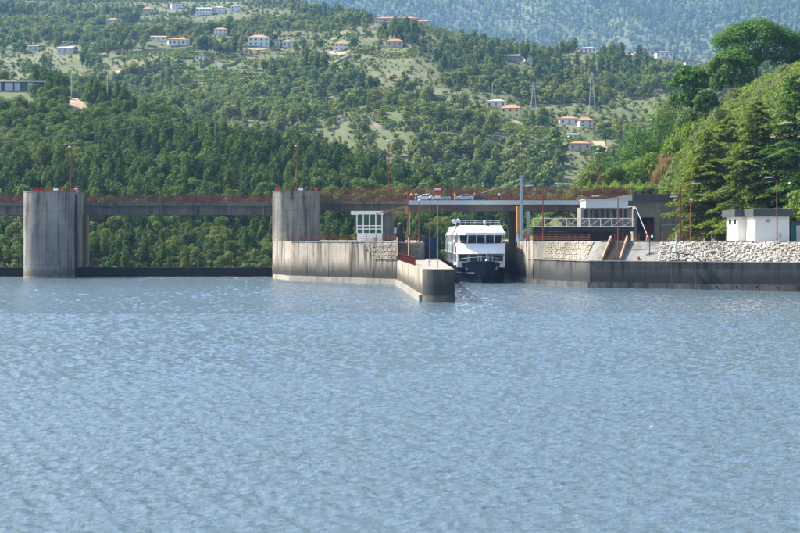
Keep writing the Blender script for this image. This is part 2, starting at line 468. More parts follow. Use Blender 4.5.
cols = np.concatenate([np.arange(-700, -40, 30), np.arange(-40, 845, 5), np.arange(845, 1500, 30)])
rows = np.concatenate([np.arange(60, 280, 20), np.arange(280, 430, 5), np.arange(430, 760, 6), np.arange(760, 1750, 5.0), np.geomspace(1750, 11000, 130)])
PXg, Yg = np.meshgrid(cols, rows)
Xg = (PXg - CX) / F * Yg
Zg = H(Xg, Yg)
nr, nc = Xg.shape
tv = np.stack([Xg, Yg, Zg], -1).reshape(-1, 3)
idx = np.arange(nr * nc).reshape(nr, nc)
tf = np.stack([idx[:-1, :-1], idx[:-1, 1:], idx[1:, 1:], idx[1:, :-1]], -1).reshape(-1, 4)
def mesh_np(name, v, f, mat, smooth=False):
    me = bpy.data.meshes.new(name)
    k = f.shape[1]
    me.vertices.add(len(v)); me.vertices.foreach_set('co', np.ascontiguousarray(v, np.float32).ravel())
    me.loops.add(f.size); me.loops.foreach_set('vertex_index', np.ascontiguousarray(f, np.int32).ravel())
    me.polygons.add(len(f)); me.polygons.foreach_set('loop_start', np.arange(0, f.size, k, dtype=np.int32))
    me.update(calc_edges=True)
    if smooth: me.polygons.foreach_set('use_smooth', np.ones(len(f), bool))
    me.materials.append(mat)
    return me
tme = mesh_np('terrain', tv, tf, M['terrain'], True)
fa = tme.attributes.new('field', 'FLOAT', 'POINT')
fa.data.foreach_set('value', field_mask(Xg, Yg).ravel().astype(np.float32))
terrain = bpy.data.objects.new('terrain', tme); COL.objects.link(terrain)
tag(terrain, 'wooded and terraced hills rising beyond the dam', kind='structure')

# water surface: wind ripples as real relief, finer than a metre left to the material
wc = np.concatenate([np.arange(-900, -30, 60), np.linspace(-30, 830, 470), np.arange(860, 1900, 60)])
wr = np.concatenate([np.arange(20, 45, 2.5), np.arange(45, 110, .22), np.arange(110, 200, .36), np.arange(200, 381, .7), [381.0]])
WX, WY = np.meshgrid(wc, wr); WX = (WX - CX) / F * WY
WZ = np.zeros_like(WX); wrng = np.random.default_rng(3)
for k in range(56):
    lam = .6 * (2.9 / .6) ** wrng.random(); th = R(80) + wrng.normal() * .48
    kx, ky = math.cos(th) * 2 * math.pi / lam, math.sin(th) * 2 * math.pi / lam
    am = .0086 * lam ** .75 * wrng.uniform(.5, 1.3)
    ph = wrng.uniform(0, 6.28)
    s = np.sin(kx * WX + ky * WY + ph + 1.3 * (vnoise(WX / 9 + k, WY / 9, k) - .5))
    WZ += am * (1 - 2 * np.abs(s) ** 1.0 * .5 + s * .5)
WZ *= .65 + .7 * fbm(WX / 28, WY / 45, 77)
WZ -= WZ.mean()
WZ *= np.clip((WY - 40) / 6, 0, 1)
nr, nc = WX.shape; idx = np.arange(nr * nc).reshape(nr, nc)
wf = np.stack([idx[:-1, :-1], idx[:-1, 1:], idx[1:, 1:], idx[1:, :-1]], -1).reshape(-1, 4)
river = bpy.data.objects.new('river_water', mesh_np('river_water', np.stack([WX, WY, WZ], -1).reshape(-1, 3), wf, M['water'], True)); COL.objects.link(river)
tag(river, 'rippled pale blue river water above the dam', kind='structure')
lc = MB().add([(8.1, 381, -0.01), (24.5, 381, -0.01), (24.5, 440, -0.01), (8.1, 440, -0.01)], [(0, 1, 2, 3)])
tag(lc.build('lock_water', M['water']), 'still water inside the lock chamber', kind='structure')

# ------------------------------------------------------------------ vegetation meshes
def leaf_quads(P, N, size, rng, asp=0.7):
    n = len(P)
    N = N / np.maximum(np.linalg.norm(N, axis=1, keepdims=True), 1e-6)
    A = rng.normal(size=(n, 3))
    T = np.cross(N, A); T /= np.maximum(np.linalg.norm(T, axis=1, keepdims=True), 1e-6)
    B = np.cross(N, T)
    s = size * rng.uniform(0.55, 1.35, (n, 1)) * 0.5
    b = s * rng.uniform(asp * 0.7, asp * 1.3, (n, 1))
    q = np.stack([P - T * s, P - B * b + N * s * 0.25, P + T * s, P + B * b + N * s * 0.25], 1)
    return q
def quads_mesh(name, q, mat):
    q = np.concatenate(q) if isinstance(q, list) else q
    f = np.arange(len(q) * 4).reshape(-1, 4)
    return mesh_np(name, q.reshape(-1, 3), f, mat)
def sphere_dirs(n, rng):
    d = rng.normal(size=(n, 3)); return d / np.linalg.norm(d, axis=1, keepdims=True)
def lobes_crown(name, lobes, n, size, mat, seed, rnd=0.55, up=0.35, shell=(0.72, 1.06)):
    rng = np.random.default_rng(seed)
    w = np.array([l[3] * l[4] + l[3] * l[5] for l in lobes]); w = w / w.sum()
    out = []
    for l, k in zip(lobes, (w * n).astype(int)):
        k = max(k, 6)
        d = sphere_dirs(k, rng)
        flip = (d[:, 2] < -0.2) & (rng.random(k) < 0.6); d[flip, 2] *= -1
        r = rng.uniform(shell[0], shell[1], (k, 1))
        P = np.array(l[:3]) + d * r * np.array(l[3:6])
        Nn = d / np.array(l[3:6]) * np.mean(l[3:6]) + rng.normal(size=(k, 3)) * rnd + np.array([0, 0, up])
        out.append(leaf_quads(P, Nn, size, rng))
    return quads_mesh(name, out, mat)
def trunk_mesh(name, h, r, limbs, seed, lean=0.0):
    rng = random.Random(seed)
    b = MB()
    pts = [Vector((lean * t * t * h + rng.uniform(-.1, .1) * r, rng.uniform(-.1, .1) * r, h * t)) for t in (0, .3, .65, 1)]
    for i in range(3): b.tube(pts[i] + Vector((0, 0, -0.4 if i == 0 else 0)), pts[i + 1], r * (1.15 - .28 * i), r * (1.15 - .28 * (i + 1)), 7)
    for e in limbs: b.tube(pts[2] if len(e) == 3 else Vector(e[3]), Vector(e[:3]), r * 0.42, r * 0.12, 5)
    return b.mesh(name, M['bark'])
def broad(seed, h=10.0, w=7.0, n=900, size=0.75, mat='leaf', nl=9, narrow=0.0):
    rng = random.Random(seed); lobes = [(0, 0, h * .60, w * .30, w * .30, h * .28)]
    for i in range(nl):
        a = i * 2.4 + rng.uniform(-.4, .4); zz = rng.uniform(.28, .88) * h
        rr = w * rng.uniform(.22, .36) * (1 - .55 * abs(zz / h - .5)) * (1 - narrow * .45)
        s = w * rng.uniform(.17, .27)
        lobes.append((math.cos(a) * rr, math.sin(a) * rr, zz, s, s, s * rng.uniform(.75, 1.1)))
    lobes.append((rng.uniform(-.5, .5), rng.uniform(-.5, .5), h * .86, w * .2, w * .2, h * .13))
    return (lobes_crown('crown_mesh', lobes, n, size, M[mat], seed), trunk_mesh('trunk_mesh', h * .6, .018 * h + .05, [l[:3] for l in lobes[1:5]], seed))
def tall(seed, h=14.0, w=5.0, n=900, size=0.75, mat='leaf', bare=.2):
    rng = random.Random(seed); lobes = []
    for i in range(20):
        t = bare + .03 + (1 - bare - .06) * (i + .5) / 20
        env = w * .5 * math.sin(math.pi * min(1, (1 - t) * 1.15 + .04)) ** .8
        a = i * 2.4 + rng.uniform(-.6, .6); rr = env * rng.uniform(.25, .8); ww = max(.45, env * rng.uniform(.38, .6))
        lobes.append((math.cos(a) * rr, math.sin(a) * rr, h * t, ww, ww, ww * rng.uniform(.8, 1.3)))
    return (lobes_crown('crown_mesh', lobes, n, size, M[mat], seed), trunk_mesh('trunk_mesh', h * .8, .012 * h + .05, [l[:3] for l in lobes[1:4]], seed))
def bushy(seed, h=2.6, w=3.6, n=260, size=0.5, mat='leaf_bush'):
    rng = random.Random(seed); lobes = []
    for i in range(6):
        a = i * 2.4; rr = w * rng.uniform(.1, .3); s = w * rng.uniform(.2, .32)
        lobes.append((math.cos(a) * rr, math.sin(a) * rr, h * rng.uniform(.3, .65), s, s, h * rng.uniform(.28, .4)))
    return (lobes_crown('crown_mesh', lobes, n, size, M[mat], seed, shell=(.5, 1.08)), trunk_mesh('trunk_mesh', h * .4, .06, [l[:3] for l in lobes[:3]], seed))
def umbrella(seed, h, w, ch, n=5200, size=0.62):
    rng = random.Random(seed); lobes = []; limbs = []
    zb = h - ch
    for i in range(34):
        t = math.sqrt((i + .5) / 34); a = i * 2.399963 + rng.uniform(-.2, .2)
        rr = w * .43 * t
        zz = zb + ch * (.30 + .52 * math.sqrt(max(0, 1 - t * t * .96))) + rng.uniform(-.06, .06) * ch
        s = w * rng.uniform(.125, .165)
        lobes.append((math.cos(a) * rr, math.sin(a) * rr, zz, s, s, s * .8))
        if i % 3 == 0: limbs.append((math.cos(a) * rr, math.sin(a) * rr, zz - s * .3))
    for i in range(14):
        a = i * 2.4; rr = w * (.40 if i % 2 else .26)
        lobes.append((math.cos(a) * rr, math.sin(a) * rr, zb + ch * rng.uniform(.12, .28), w * .12, w * .12, ch * .17))
    return (lobes_crown('crown_mesh', lobes, n, size, M['leaf_pine'], seed, .5, .4, (.6, 1.06)), trunk_mesh('trunk_mesh', zb + ch * .35, .028 * h, limbs, seed))
def cedar(seed, h, w, mat='leaf_cedar', size=0.55, dens=1.0):
    rng = np.random.default_rng(seed); out = []; b = MB()
    levels = 22
    b.tube((0, 0, -.5), (0, 0, h * .5), .028 * h, .017 * h, 8); b.tube((0, 0, h * .5), (0, 0, h * .97), .017 * h, .05, 6)
    for i in range(levels):
        t = .10 + .88 * i / (levels - 1)
        R0 = w * .55 * (1 - t) ** .62 * (1.0 if t > .2 else .9) + .5
        nb = 9 if t < .7 else 6
        for j in range(nb):
            a = j * 2 * math.pi / nb + i * 1.1 + rng.uniform(-.3, .3)
            L = R0 * rng.uniform(.55, 1.15)
            z0 = h * t + rng.uniform(-.6, .6); droop = rng.uniform(.12, .42); rise = rng.uniform(.0, .22)
            k = int(34 * L * dens) + 24
            s = rng.uniform(.12, 1.0, k) ** .8
            wid = L * .34 * np.sin(np.pi * np.clip(s * .85 + .1, 0, 1)) + .15
            off = rng.normal(size=k) * wid * .55
            ca, sa = math.cos(a), math.sin(a)
            x = s * L; z = z0 + rise * x - droop * x * x / max(L, 1) - np.abs(off) * .35 + rng.normal(size=k) * .10
            P = np.stack([ca * x - sa * off, sa * x + ca * off, z], 1)
            N = np.stack([ca * .25 + rng.normal(size=k) * .35, sa * .25 + rng.normal(size=k) * .35, np.full(k, 1.0)], 1)
            out.append(leaf_quads(P, N, size, rng, .6))
            if t < .8: b.tube((0, 0, z0), (ca * L * .8, sa * L * .8, z0 + rise * L * .8 - droop * L * .64), .045 + .008 * L, .02, 4)
    return (quads_mesh('crown_mesh', out, M[mat]), b.mesh('trunk_mesh', M['bark']))
def tree_obj(name, pair, loc, rz, s, label, cat, group=None, crown='crown', trunk='trunk', sx=None):
    t = thing(name, label, cat, loc, rz, group)
    t.scale = (sx or s, sx or s, s)
    link(crown, pair[0], t); link(trunk, pair[1], t)
    return t

PROTO = bpy.data.collections.new('plant_prototypes')
def proto(pair, name):
    v0, me0 = None, pair[0].copy()
    # crown and trunk in one mesh for the masses
    import bmesh
    bm = bmesh.new(); bm.from_mesh(me0); nl = len(bm.faces)
    bm.from_mesh(pair[1]); bm.faces.ensure_lookup_table()
    for f in bm.faces[nl:]: f.material_index = 1
    bm.to_mesh(me0); bm.free(); me0.materials.append(M['bark'])
    o = bpy.data.objects.new(name, me0)
    return o
def scatter(name, label, protos, pts, scl, rot, ind, zs=None):
    """one mass of plants: geometry-node instances on a point cloud"""
    me = bpy.data.meshes.new(name)
    me.vertices.add(len(pts)); me.vertices.foreach_set('co', np.ascontiguousarray(pts, np.float32).ravel())
    for nm, typ, val in (('rot', 'FLOAT', rot), ('ind', 'INT', ind)):
        me.attributes.new(nm, typ, 'POINT').data.foreach_set('value', np.asarray(val, np.int32 if typ == 'INT' else np.float32))
    zs = scl if zs is None else zs
    me.attributes.new('scv', 'FLOAT_VECTOR', 'POINT').data.foreach_set('vector', np.stack([scl, scl, zs], 1).astype(np.float32).ravel())
    o = bpy.data.objects.new(name, me); COL.objects.link(o)
    coll = bpy.data.collections.new('prototypes_' + name)
    for i, p in enumerate(protos):
        p.name = 'plant_%02d' % i
        coll.objects.link(p)
    g = bpy.data.node_groups.new(name, 'GeometryNodeTree')
    g.interface.new_socket('Geometry', in_out='INPUT', socket_type='NodeSocketGeometry')
    g.interface.new_socket('Geometry', in_out='OUTPUT', socket_type='NodeSocketGeometry')
    N = g.nodes; gi = N.new('NodeGroupInput'); go = N.new('NodeGroupOutput')
    iop = N.new('GeometryNodeInstanceOnPoints'); ci = N.new('GeometryNodeCollectionInfo')
    ci.inputs['Collection'].default_value = coll; ci.inputs['Separate Children'].default_value = True; ci.inputs['Reset Children'].default_value = True
    def att(nm, dt):
        a = N.new('GeometryNodeInputNamedAttribute'); a.data_type = dt; a.inputs['Name'].default_value = nm
        return [s for s in a.outputs if s.enabled and s.name == 'Attribute'][0]
    cx = N.new('ShaderNodeCombineXYZ'); g.links.new(att('rot', 'FLOAT'), cx.inputs['Z'])
    g.links.new(gi.outputs[0], iop.inputs['Points']); g.links.new(ci.outputs[0], iop.inputs['Instance'])
    iop.inputs['Pick Instance'].default_value = True
    g.links.new(att('ind', 'INT'), iop.inputs['Instance Index'])
    e2r = N.new('FunctionNodeEulerToRotation'); g.links.new(cx.outputs[0], e2r.inputs[0]); g.links.new(e2r.outputs[0], iop.inputs['Rotation'])
    g.links.new(att('scv', 'FLOAT_VECTOR'), iop.inputs['Scale'])
    g.links.new(iop.outputs[0], go.inputs[0])
    md = o.modifiers.new('scatter', 'NODES'); md.node_group = g
    return tag(o, label, kind='stuff')
def jitter_grid(px0, px1, y0, y1, step):
    """points spread evenly over the ground between two sight lines"""
    pts = []
    y = y0
    while y < y1:
        xa, xb = (px0 - CX) / F * y, (px1 - CX) / F * y
        n = max(1, int((xb - xa) / step))
        xs = xa + (np.arange(n) + RNG.random(n)) * (xb - xa) / n
        pts.append(np.stack([xs, y + (RNG.random(n) - .5) * step * 1.4], 1)); y += step
    return np.concatenate(pts)

# ------------------------------------------------------------------ the dam: piers, gates, road bridge
def pier(name, label, cx, cy, r, back, top, right_slots=True):
    t = thing(name, label, 'pier', (cx, cy, 0))
    pts = [(cx - r, cy)]
    for i in range(1, 24):
        a = math.pi + math.pi * i / 24
        pts.append((cx + r * math.cos(a), cy + r * math.sin(a)))
    pts.append((cx + r, cy))
    if right_slots:
        pts += [(cx + r, cy + .4), (cx + r - .5, cy + .4), (cx + r - .5, cy + 1.0), (cx + r, cy + 1.0),
                (cx + r, cy + 8.0), (cx + r - 2.2, cy + 8.0), (cx + r - 2.2, cy + 12.4), (cx + r, cy + 12.4)]
    yb = 389.6
    pts += [(cx + r, yb), (cx - r, yb)]
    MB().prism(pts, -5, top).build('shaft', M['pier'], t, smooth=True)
    MB().box(cx - r * .8, cx + r * .8, yb, 398.5, -5, 14.85).build('rear_pedestal', M['pier'], t)
    if right_slots: MB().box(cx + r - 2.15, cx + r - .35, cy + 11.6, cy + 12.35, -5, top - .1).box(cx + r - 2.15, cx + r - 1.9, cy + 8.05, cy + 11.6, -5, top - .1).build('slot_shade', M['darksteel'], t)  # dark strips inside the slot, standing in for its deep shade
    cap = MB()
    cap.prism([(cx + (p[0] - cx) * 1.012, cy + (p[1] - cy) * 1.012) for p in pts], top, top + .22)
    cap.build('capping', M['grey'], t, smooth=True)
    return t
P1 = (X(46, 371), 371.0); P2 = (X(294, 367), 367.0)
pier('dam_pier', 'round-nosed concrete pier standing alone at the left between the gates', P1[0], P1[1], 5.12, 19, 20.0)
pier('dam_pier', 'round-nosed concrete pier beside the lock platform', P2[0], P2[1], 5.0, 19, 20.0, False)

def rail_run(name, label, pts, h, rails, step, mat, post=.07, rail=.05, bal=None, cat='railing', group=None):
    """railing along a polyline: every post a part, rails and thin bars joined"""
    pts = [Vector(p) for p in pts]
    t = thing(name, label, cat, pts[0], 0, group)
    o = pts[0]; rb = MB(); bb = MB()
    pm = MB().box(-post, post, -post, post, 0, h).mesh('post', mat)
    for a, b in zip(pts[:-1], pts[1:]):
        L = (b - a).length; n = max(1, round(L / step))
        for i in range(n + 1):
            if i == 0 and a is not pts[0]: continue
            link('post', pm, t, a.lerp(b, i / n) - o)
        for z in rails: rb.beam(a + Vector((0, 0, z)), b + Vector((0, 0, z)), rail, rail * 1.1)
        if bal:
            k = int(L / bal[0])
            for i in range(k):
                p = a.lerp(b, (i + .5) / k)
                bb.beam(p + Vector((0, 0, rails[0])), p + Vector((0, 0, rails[-1])), bal[1], bal[1])
    rb.build('rail', mat, t)
    if bal: tag(bb.build('balusters', mat, t), kind='stuff')
    return t
def gate(name, label, x0, x1):
    t = thing(name, label, 'gate', ((x0 + x1) / 2, 380, 0))
    MB().box(x0, x1, 380.2, 380.8, -4, 2.0).build('skin_plate', M['gate'], t)
    for z in (.5, 1.25):
        MB().box(x0, x1, 379.95, 380.2, z, z + .18).build('rib', M['gate'], t)
    MB().box(x0, x1, 379.8, 380.85, 2.0, 2.14).build('top_flange', M['gate'], t)
gate('spillway_gate', 'dark steel gate low in the water left of the lone pier', -165, P1[0] - 5.12)
gate('spillway_gate', 'long dark steel gate low in the water between the two piers', P1[0] + 5.12, P2[0] - 5.0)

def girder_span(name, label, x0, x1, ztop, zbot, y0, y1, mat, step):
    t = thing(name, label, 'bridge', ((x0 + x1) / 2, y0, zbot))
    MB().box(x0, x1, y0, y1, ztop - .5, ztop).build('deck_slab', M['girder'], t)
    for y in (y0 + .7, y1 - 1.2): MB().box(x0, x1, y, y + .5, zbot, ztop - .5).build('girder', mat, t)
    n = max(1, int((x1 - x0) / step))
    for i in range(n):
        xx = x0 + (i + .5) * (x1 - x0) / n
        MB().box(xx - .28, xx + .28, y0 + .25, y0 + .7, zbot + .1, ztop - .5).build('bracket', mat, t)
    MB().box(x0, x1, y0 + .02, y0 + .22, ztop, ztop + .25).build('kerb', M['girder'], t)
    return t
BZ = Z(203.6, 390); BB = Z(215, 390)
girder_span('road_bridge', 'brown concrete bridge span running out of frame left of the lone pier', -165, P1[0] - 5.1, BZ, BB, 390, 398, M['girder'], 8.0)
girder_span('road_bridge', 'long brown concrete bridge span with brackets between the two round piers', P1[0] - 5.05, P2[0] - 5.05, BZ, BB, 390, 398, M['girder'], 8.0)
girder_span('road_bridge', 'dark shallow bridge span behind the lock platform and canopy deck', P2[0] - 5.0, 70, Z(202, 390), Z(210.2, 390), 390, 398, M['girder_dark'], 9.0)
zb = BZ + .02
rail_run('bridge_railing', 'rusty red railing on the bridge span left of the lone pier', [(-165, 390.4, zb), (P1[0] - 5.4, 390.4, zb)], 2.05, (.12, .75, 1.4, 2.0), 2.4, M['rustred'], bal=(.30, .10))
rail_run('bridge_railing', 'long rusty red railing on the bridge between the two piers', [(P1[0] + 5.4, 390.4, zb), (P2[0] - 5.3, 390.4, zb)], 2.05, (.12, .75, 1.4, 2.0), 2.4, M['rustred'], bal=(.30, .10))
rail_run('bridge_railing', 'rusty red railing along the far edge of the road bridge', [(-165, 397.5, zb), (60, 397.5, zb)], 2.0, (.12, .9, 1.95), 4.8, M['rustred'], bal=(.5, .12))
z2 = Z(202, 390) + .02
rail_run('bridge_fence', 'tall rust-red fence on the bridge behind the lock', [(P2[0] + 5.2, 390.4, z2), (58, 390.4, z2)], 3.6, (.12, 1.75, 3.5), 2.4, M['rustred'], bal=(.26, .10), cat='fence')
for P, lab in ((P1, 'red railing round the top of the lone left pier'), (P2, 'red railing round the top of the pier beside the platform')):
    x, y = P
    t = rail_run('pier_railing', lab, [(x - 4.6, y + 17, 20.22), (x - 4.6, y + 5, 20.22), (x + 4.6, y + 5, 20.22), (x + 4.6, y + 17, 20.22)], 1.15, (.5, 1.1), 2.4, M['brightred'])
for P, lab in ((P1, 'small white notice box on the railing of the lone pier'), (P2, 'small white notice box on the railing of the pier by the platform')):
    x, y = P
    t = thing('notice_box', lab, 'sign', (x + 1.2, y + 4.8, 20.2))
    MB().box(x + .7, x + 1.8, y + 4.55, y + 4.85, 20.55, 21.15).build('panel', M['white'], t)
    MB().box(x + 1.2, x + 1.3, y + 4.6, y + 4.8, 20.22, 20.55).build('stand', M['steel'], t)
t = thing('floodlight', 'pale floodlight housing at the rear of the lone pier top', 'lamp', at(76, 193, 381))
c = at(76, 194, 381)
MB().tube((c.x, c.y, 20.2), (c.x, c.y, 20.7), .12).build('stem', M['steel'], t)
MB().ball((c.x, c.y, 21.0), .5, .45, .38).build('housing', M['lamp'], t, smooth=True)
x = X(89, 392)
t = thing('gate_guide', 'yellow steel gate guide column just right of the lone pier', 'column', (x, 388, 0))
MB().box(x + .1, x + .65, 388.2, 388.8, -2, 14.9).build('column', M['yellow'], t)
MB().box(x - .9, x + .1, 388.3, 389.3, -2, 14.9).build('backing_column', M['girder_dark'], t)

# lamp posts ---------------------------------------------------------------------------------
def lamp_post(label, px, pyb, pyt, Y, arms=(), mat='red', r=.11, zb=None, head=None):
    b = at(px, pyb, Y)
    if zb is not None: b.z = zb
    tz = Z(pyt, Y)
    t = thing('lamp_post', label, 'lamp post', b)
    MB().tube((b.x, Y, b.z), (b.x, Y, tz), r * 1.15, r * .8, 8).build('pole', M[mat], t, smooth=True)
    MB().box(b.x - .25, b.x + .25, Y - .25, Y + .25, b.z, b.z + .12).build('base_plate', M[mat], t)
    for dx, dz in arms:
        e = Vector((b.x + dx, Y, tz + dz))
        MB().tube((b.x, Y, tz - .1), e, r * .6, r * .5, 6).build('arm', M[mat], t)
        s = 1 if dx > 0 else -1
        h = MB(); L = 1.5
        h.loft([[(e.x + s * L * k, Y + w * a, e.z + zz + .06 * s * k) for a, zz in ((-1, -.1), (1, -.1), (.6, .16), (-.6, .16))] for k, w in ((0, .12), (.35, .26), (1, .2))])
        h.build('lamp_head', M['lamp'], t)
    if head:
        MB().ball((b.x + head, Y, tz + .12), .34, .34, .24).build('lamp_head', M['lamp'], t, smooth=True)
    return t
lamp_post('thin red lamp post on top of the lone left pier', 71, 192, 147.5, 381, mat='red', head=-.3, zb=20.2, r=.1)
lamp_post('thin red lamp post on top of the pier beside the platform', 297, 191, 146.5, 375, mat='red', head=-.2, zb=20.2, r=.1)
lamp_post('tall red lamp post on the road bridge above the white cabin', 389, 204, 141.5, 396, mat='red', head=-.2, zb=Z(202, 390), r=.1)
lamp_post('tall red lamp post on the road bridge behind the grey mast', 521.5, 204, 144.5, 396, mat='red', head=-.2, zb=Z(202, 390), r=.1)
lamp_post('tall red lamp post on the road bridge above the control house', 599, 204, 150, 396, mat='red', head=-.2, zb=Z(202, 390), r=.1)
lamp_post('dark lamp post with one arm at the left end of the canopy deck', 408, 241, 187, 331, ((2.2, .6),), 'rustred', zb=8.5)
lamp_post('red lamp post standing by the lock wall right of the grey mast', 543, 241, 188, 322, ((2.4, .9), (-2.0, .5)), 'red', zb=8.7)
lamp_post('dark red lamp post at the head of the stairs, arm to the left', 618, 258, 197.5, 300.5, ((-3.4, .3),), 'rustred', zb=5.0)
lamp_post('thick red lamp post on the quay above the rocks, arm to the right', 680.5, 239, 188, 302, ((2.3, .8), (-.5, -1.6)), 'red', zb=8.7, r=.15)
lamp_post('red lamp post in front of the white hut', 777, 240, 180, 292.5, ((-.7, .5),), 'rustred', zb=8.7)
lamp_post('slim red lamp post by the concrete abutment wall', 690.5, 238, 200, 312, (), 'rustred', zb=8.7, head=.2)
lamp_post('slim red lamp post behind the white hut', 791, 238, 184, 310, (), 'rustred', zb=8.7, head=-.2)
lamp_post('red pole on the guide wall behind the red railing', 430, 261, 198, 300, (), 'red', zb=4.9, head=.1)
lamp_post('thin dark pole on the lock platform below the canopy deck', 419, 243, 201, 324, (), 'rustred', zb=8.5, head=.1, r=.09)

# ------------------------------------------------------------------ left lock platform and guide wall
PZ = 8.5
A, B = (X(291, 347), 347.0), (X(397.5, 319), 319.0)
plat = [(P2[0] - 4.6, 364.0), A, B, (5.0, 319.0), (5.0, 345.0), (8.1, 345.0), (8.1, 440.0), (P2[0] - 4.6, 440.0)]
t = thing('lock_platform', 'stained concrete lock platform wall in front of the right-hand pier', 'wall', (A[0], A[1], 0))
MB().prism(plat, -5, PZ).build('wall', M['wall'], t)
d = Vector((B[0] - A[0], B[1] - A[1], 0)); L = d.length; d.normalize(); nrm = Vector((d.y, -d.x, 0))
Av = Vector((A[0], A[1], 0))
pl = [Av + d * 0 + nrm * .001, Av + d * L + nrm * .001, Av + d * L + nrm * .45, Av + nrm * .45]
MB().prism([(p.x, p.y) for p in pl], -5, 1.05).build('plinth', M['plain'], t)
cop = MB(); cop.prism([(p.x, p.y) for p in (Av + nrm * .12, Av + d * L + nrm * .12, Av + d * L - nrm * .5, Av - nrm * .5)], PZ, PZ + .18)
cop.build('coping', M['plain'], t)
for s in (.16, .37, .58, .79):   # vertical joints stand as shallow pilaster strips
    p = Av + d * L * s
    MB().prism([(q.x, q.y) for q in (p - d * .12 + nrm * .001, p + d * .12 + nrm * .001, p + d * .12 + nrm * .06, p - d * .12 + nrm * .06)], 1.06, PZ - .02).build('joint_strip', M['wall'], t)
def stone_panel(parent, corner_fn, nu, nv, seed, mat='stone', inside=None, depth=.28):
    """rough facing stones, jittered, joined"""
    rng = random.Random(seed); b = MB()
    for j in range(nv):
        off = rng.uniform(0, .5); u = -off / nu
        while u < 1:
            w = rng.uniform(.7, 1.5) / nu
            u0, u1, v0, v1 = max(0, u) + .02 / nu, min(1, u + w) - .02 / nu, max(0, (j + rng.uniform(-.12, .12)) / nv), min(1, (j + 1 + rng.uniform(-.12, .12)) / nv)
            u += w
            if u1 - u0 < .25 / nu: continue
            if inside and not inside((u0 + u1) / 2, (v0 + v1) / 2): continue
            dp = depth * rng.uniform(.45, 1.2)
            q = [(u0, v0), (u1, v0), (u1, v1), (u0, v1)]
            back = [corner_fn(a, c, -.05) for a, c in q]
            mid = ((u0 + u1) / 2, (v0 + v1) / 2)
            front = [corner_fn(mid[0] + (a - mid[0]) * .86 + rng.uniform(-.07, .07) / nu, mid[1] + (c - mid[1]) * .84 + rng.uniform(-.05, .05) / nv, dp * rng.uniform(.7, 1.15)) for a, c in q]
            b.add(back + front, [(4, 5, 6, 7), (0, 1, 5, 4), (1, 2, 6, 5), (2, 3, 7, 6), (3, 0, 4, 7)])
    o = b.build('stone_facing', M[mat], parent)
    return tag(o, kind='stuff')
def on_wall(u, v, w):
    p = Av + d * (L * (.70 + .295 * u)) + nrm * (.05 + w)
    return (p.x, p.y, 5.0 + v * (PZ - 5.1))
stone_panel(t, on_wall, 15, 8, 3, depth=.2, inside=lambda u, v: u > .45 * (1 - v) - .05 + .0)
stone_panel(t, lambda u, v, w: (1.9 + 3.0 * u, 319 - .05 - w, 4.9 + v * 3.5), 6, 8, 4, depth=.2)
# steps down to the guide wall
t = thing('stairs', 'dark concrete stairs dropping from the platform to the guide wall', 'stairs', (.4, 318, 4.9))
for i in range(9):
    MB().box(-.5, 1.6, 315.1 + i * .43, 318.95, 4.9 + i * .4, 4.9 + (i + 1) * .4 - .003 * i).build('step', M['girder_dark'], t)
for x in (-.72, 1.62):
    MB().add([(x, 314.9, 4.9), (x + .2, 314.9, 4.9), (x + .2, 318.97, 4.9), (x, 318.97, 4.9), (x, 314.9, 5.9), (x + .2, 314.9, 5.9), (x + .2, 318.97, 9.6), (x, 318.97, 9.6)],
             [(3, 2, 1, 0), (4, 5, 6, 7), (0, 1, 5, 4), (1, 2, 6, 5), (2, 3, 7, 6), (3, 0, 4, 7)]).build('side_wall', M['sand'], t)
# guide wall
GZ = 4.9
t = thing('guide_wall', 'long low concrete guide wall reaching toward the viewer beside the lock entrance', 'wall', (5.5, 235, 0))
gp = [(B[0] - .1, 318.9), (3.35, 237.4), (3.7, 235.6), (4.5, 234.1), (5.8, 233.2), (8.1, 233.0), (8.1, 344.9), (5.02, 344.9), (5.02, 318.9)]
MB().prism([gp[0], gp[1]] + [(8.1, 237.4)] + gp[6:], -5, GZ).build('wall', M['guide'], t)
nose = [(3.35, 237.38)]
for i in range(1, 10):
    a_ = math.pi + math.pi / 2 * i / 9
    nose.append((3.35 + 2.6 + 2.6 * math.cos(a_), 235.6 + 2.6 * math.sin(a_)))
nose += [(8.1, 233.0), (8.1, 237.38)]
MB().prism(nose, -5, GZ).build('nose', M['quay'], t, smooth=True)  # darker concrete: staining, and the front's shade put into the colour
g0, g1 = Vector((B[0] - .1, 318.4, 0)), Vector((3.35, 237.4, 0))
gd = (g1 - g0).normalized(); gn = Vector((gd.y, -gd.x, 0))
if gn.x > 0: gn = -gn
MB().prism([(p.x, p.y) for p in (g0 + gn * .01, g1 + gn * .01, g1 + gn * .5, g0 + gn * .5)], -5, 1.0).build('plinth', M['plain'], t)
MB().prism([(g0.x + .05, 318.0), (3.6, 237.6), (4.1, 235.4), (4.9, 234.1), (6.0, 233.4), (7.9, 233.3), (7.9, 318.0)], GZ, GZ + .05).build('walkway', M['apron'], t)
a0 = Vector((X(404, 318), 317, GZ + .05)); a1 = Vector((X(427, 262), 262, GZ + .05))
a0 = g0.lerp(g1, .03) - gn * .25 + Vector((0, 0, GZ + .05)); a1 = g0.lerp(g1, .72) - gn * .25 + Vector((0, 0, GZ + .05))
rail_run('guide_wall_railing', 'dense red railing along the left edge of the guide wall', [a0, a1], 1.45, (.15, .8, 1.4), 2.2, M['red'], bal=(.42, .07))
b = at(428.5, 263, 258)
t = thing('mooring_bollard', 'white mooring bollard at the end of the red railing', 'bollard', (b.x, 258, GZ))
MB().tube((b.x, 258, GZ), (b.x, 258, GZ + .8), .28, .25, 10).build('post', M['white'], t, smooth=True)
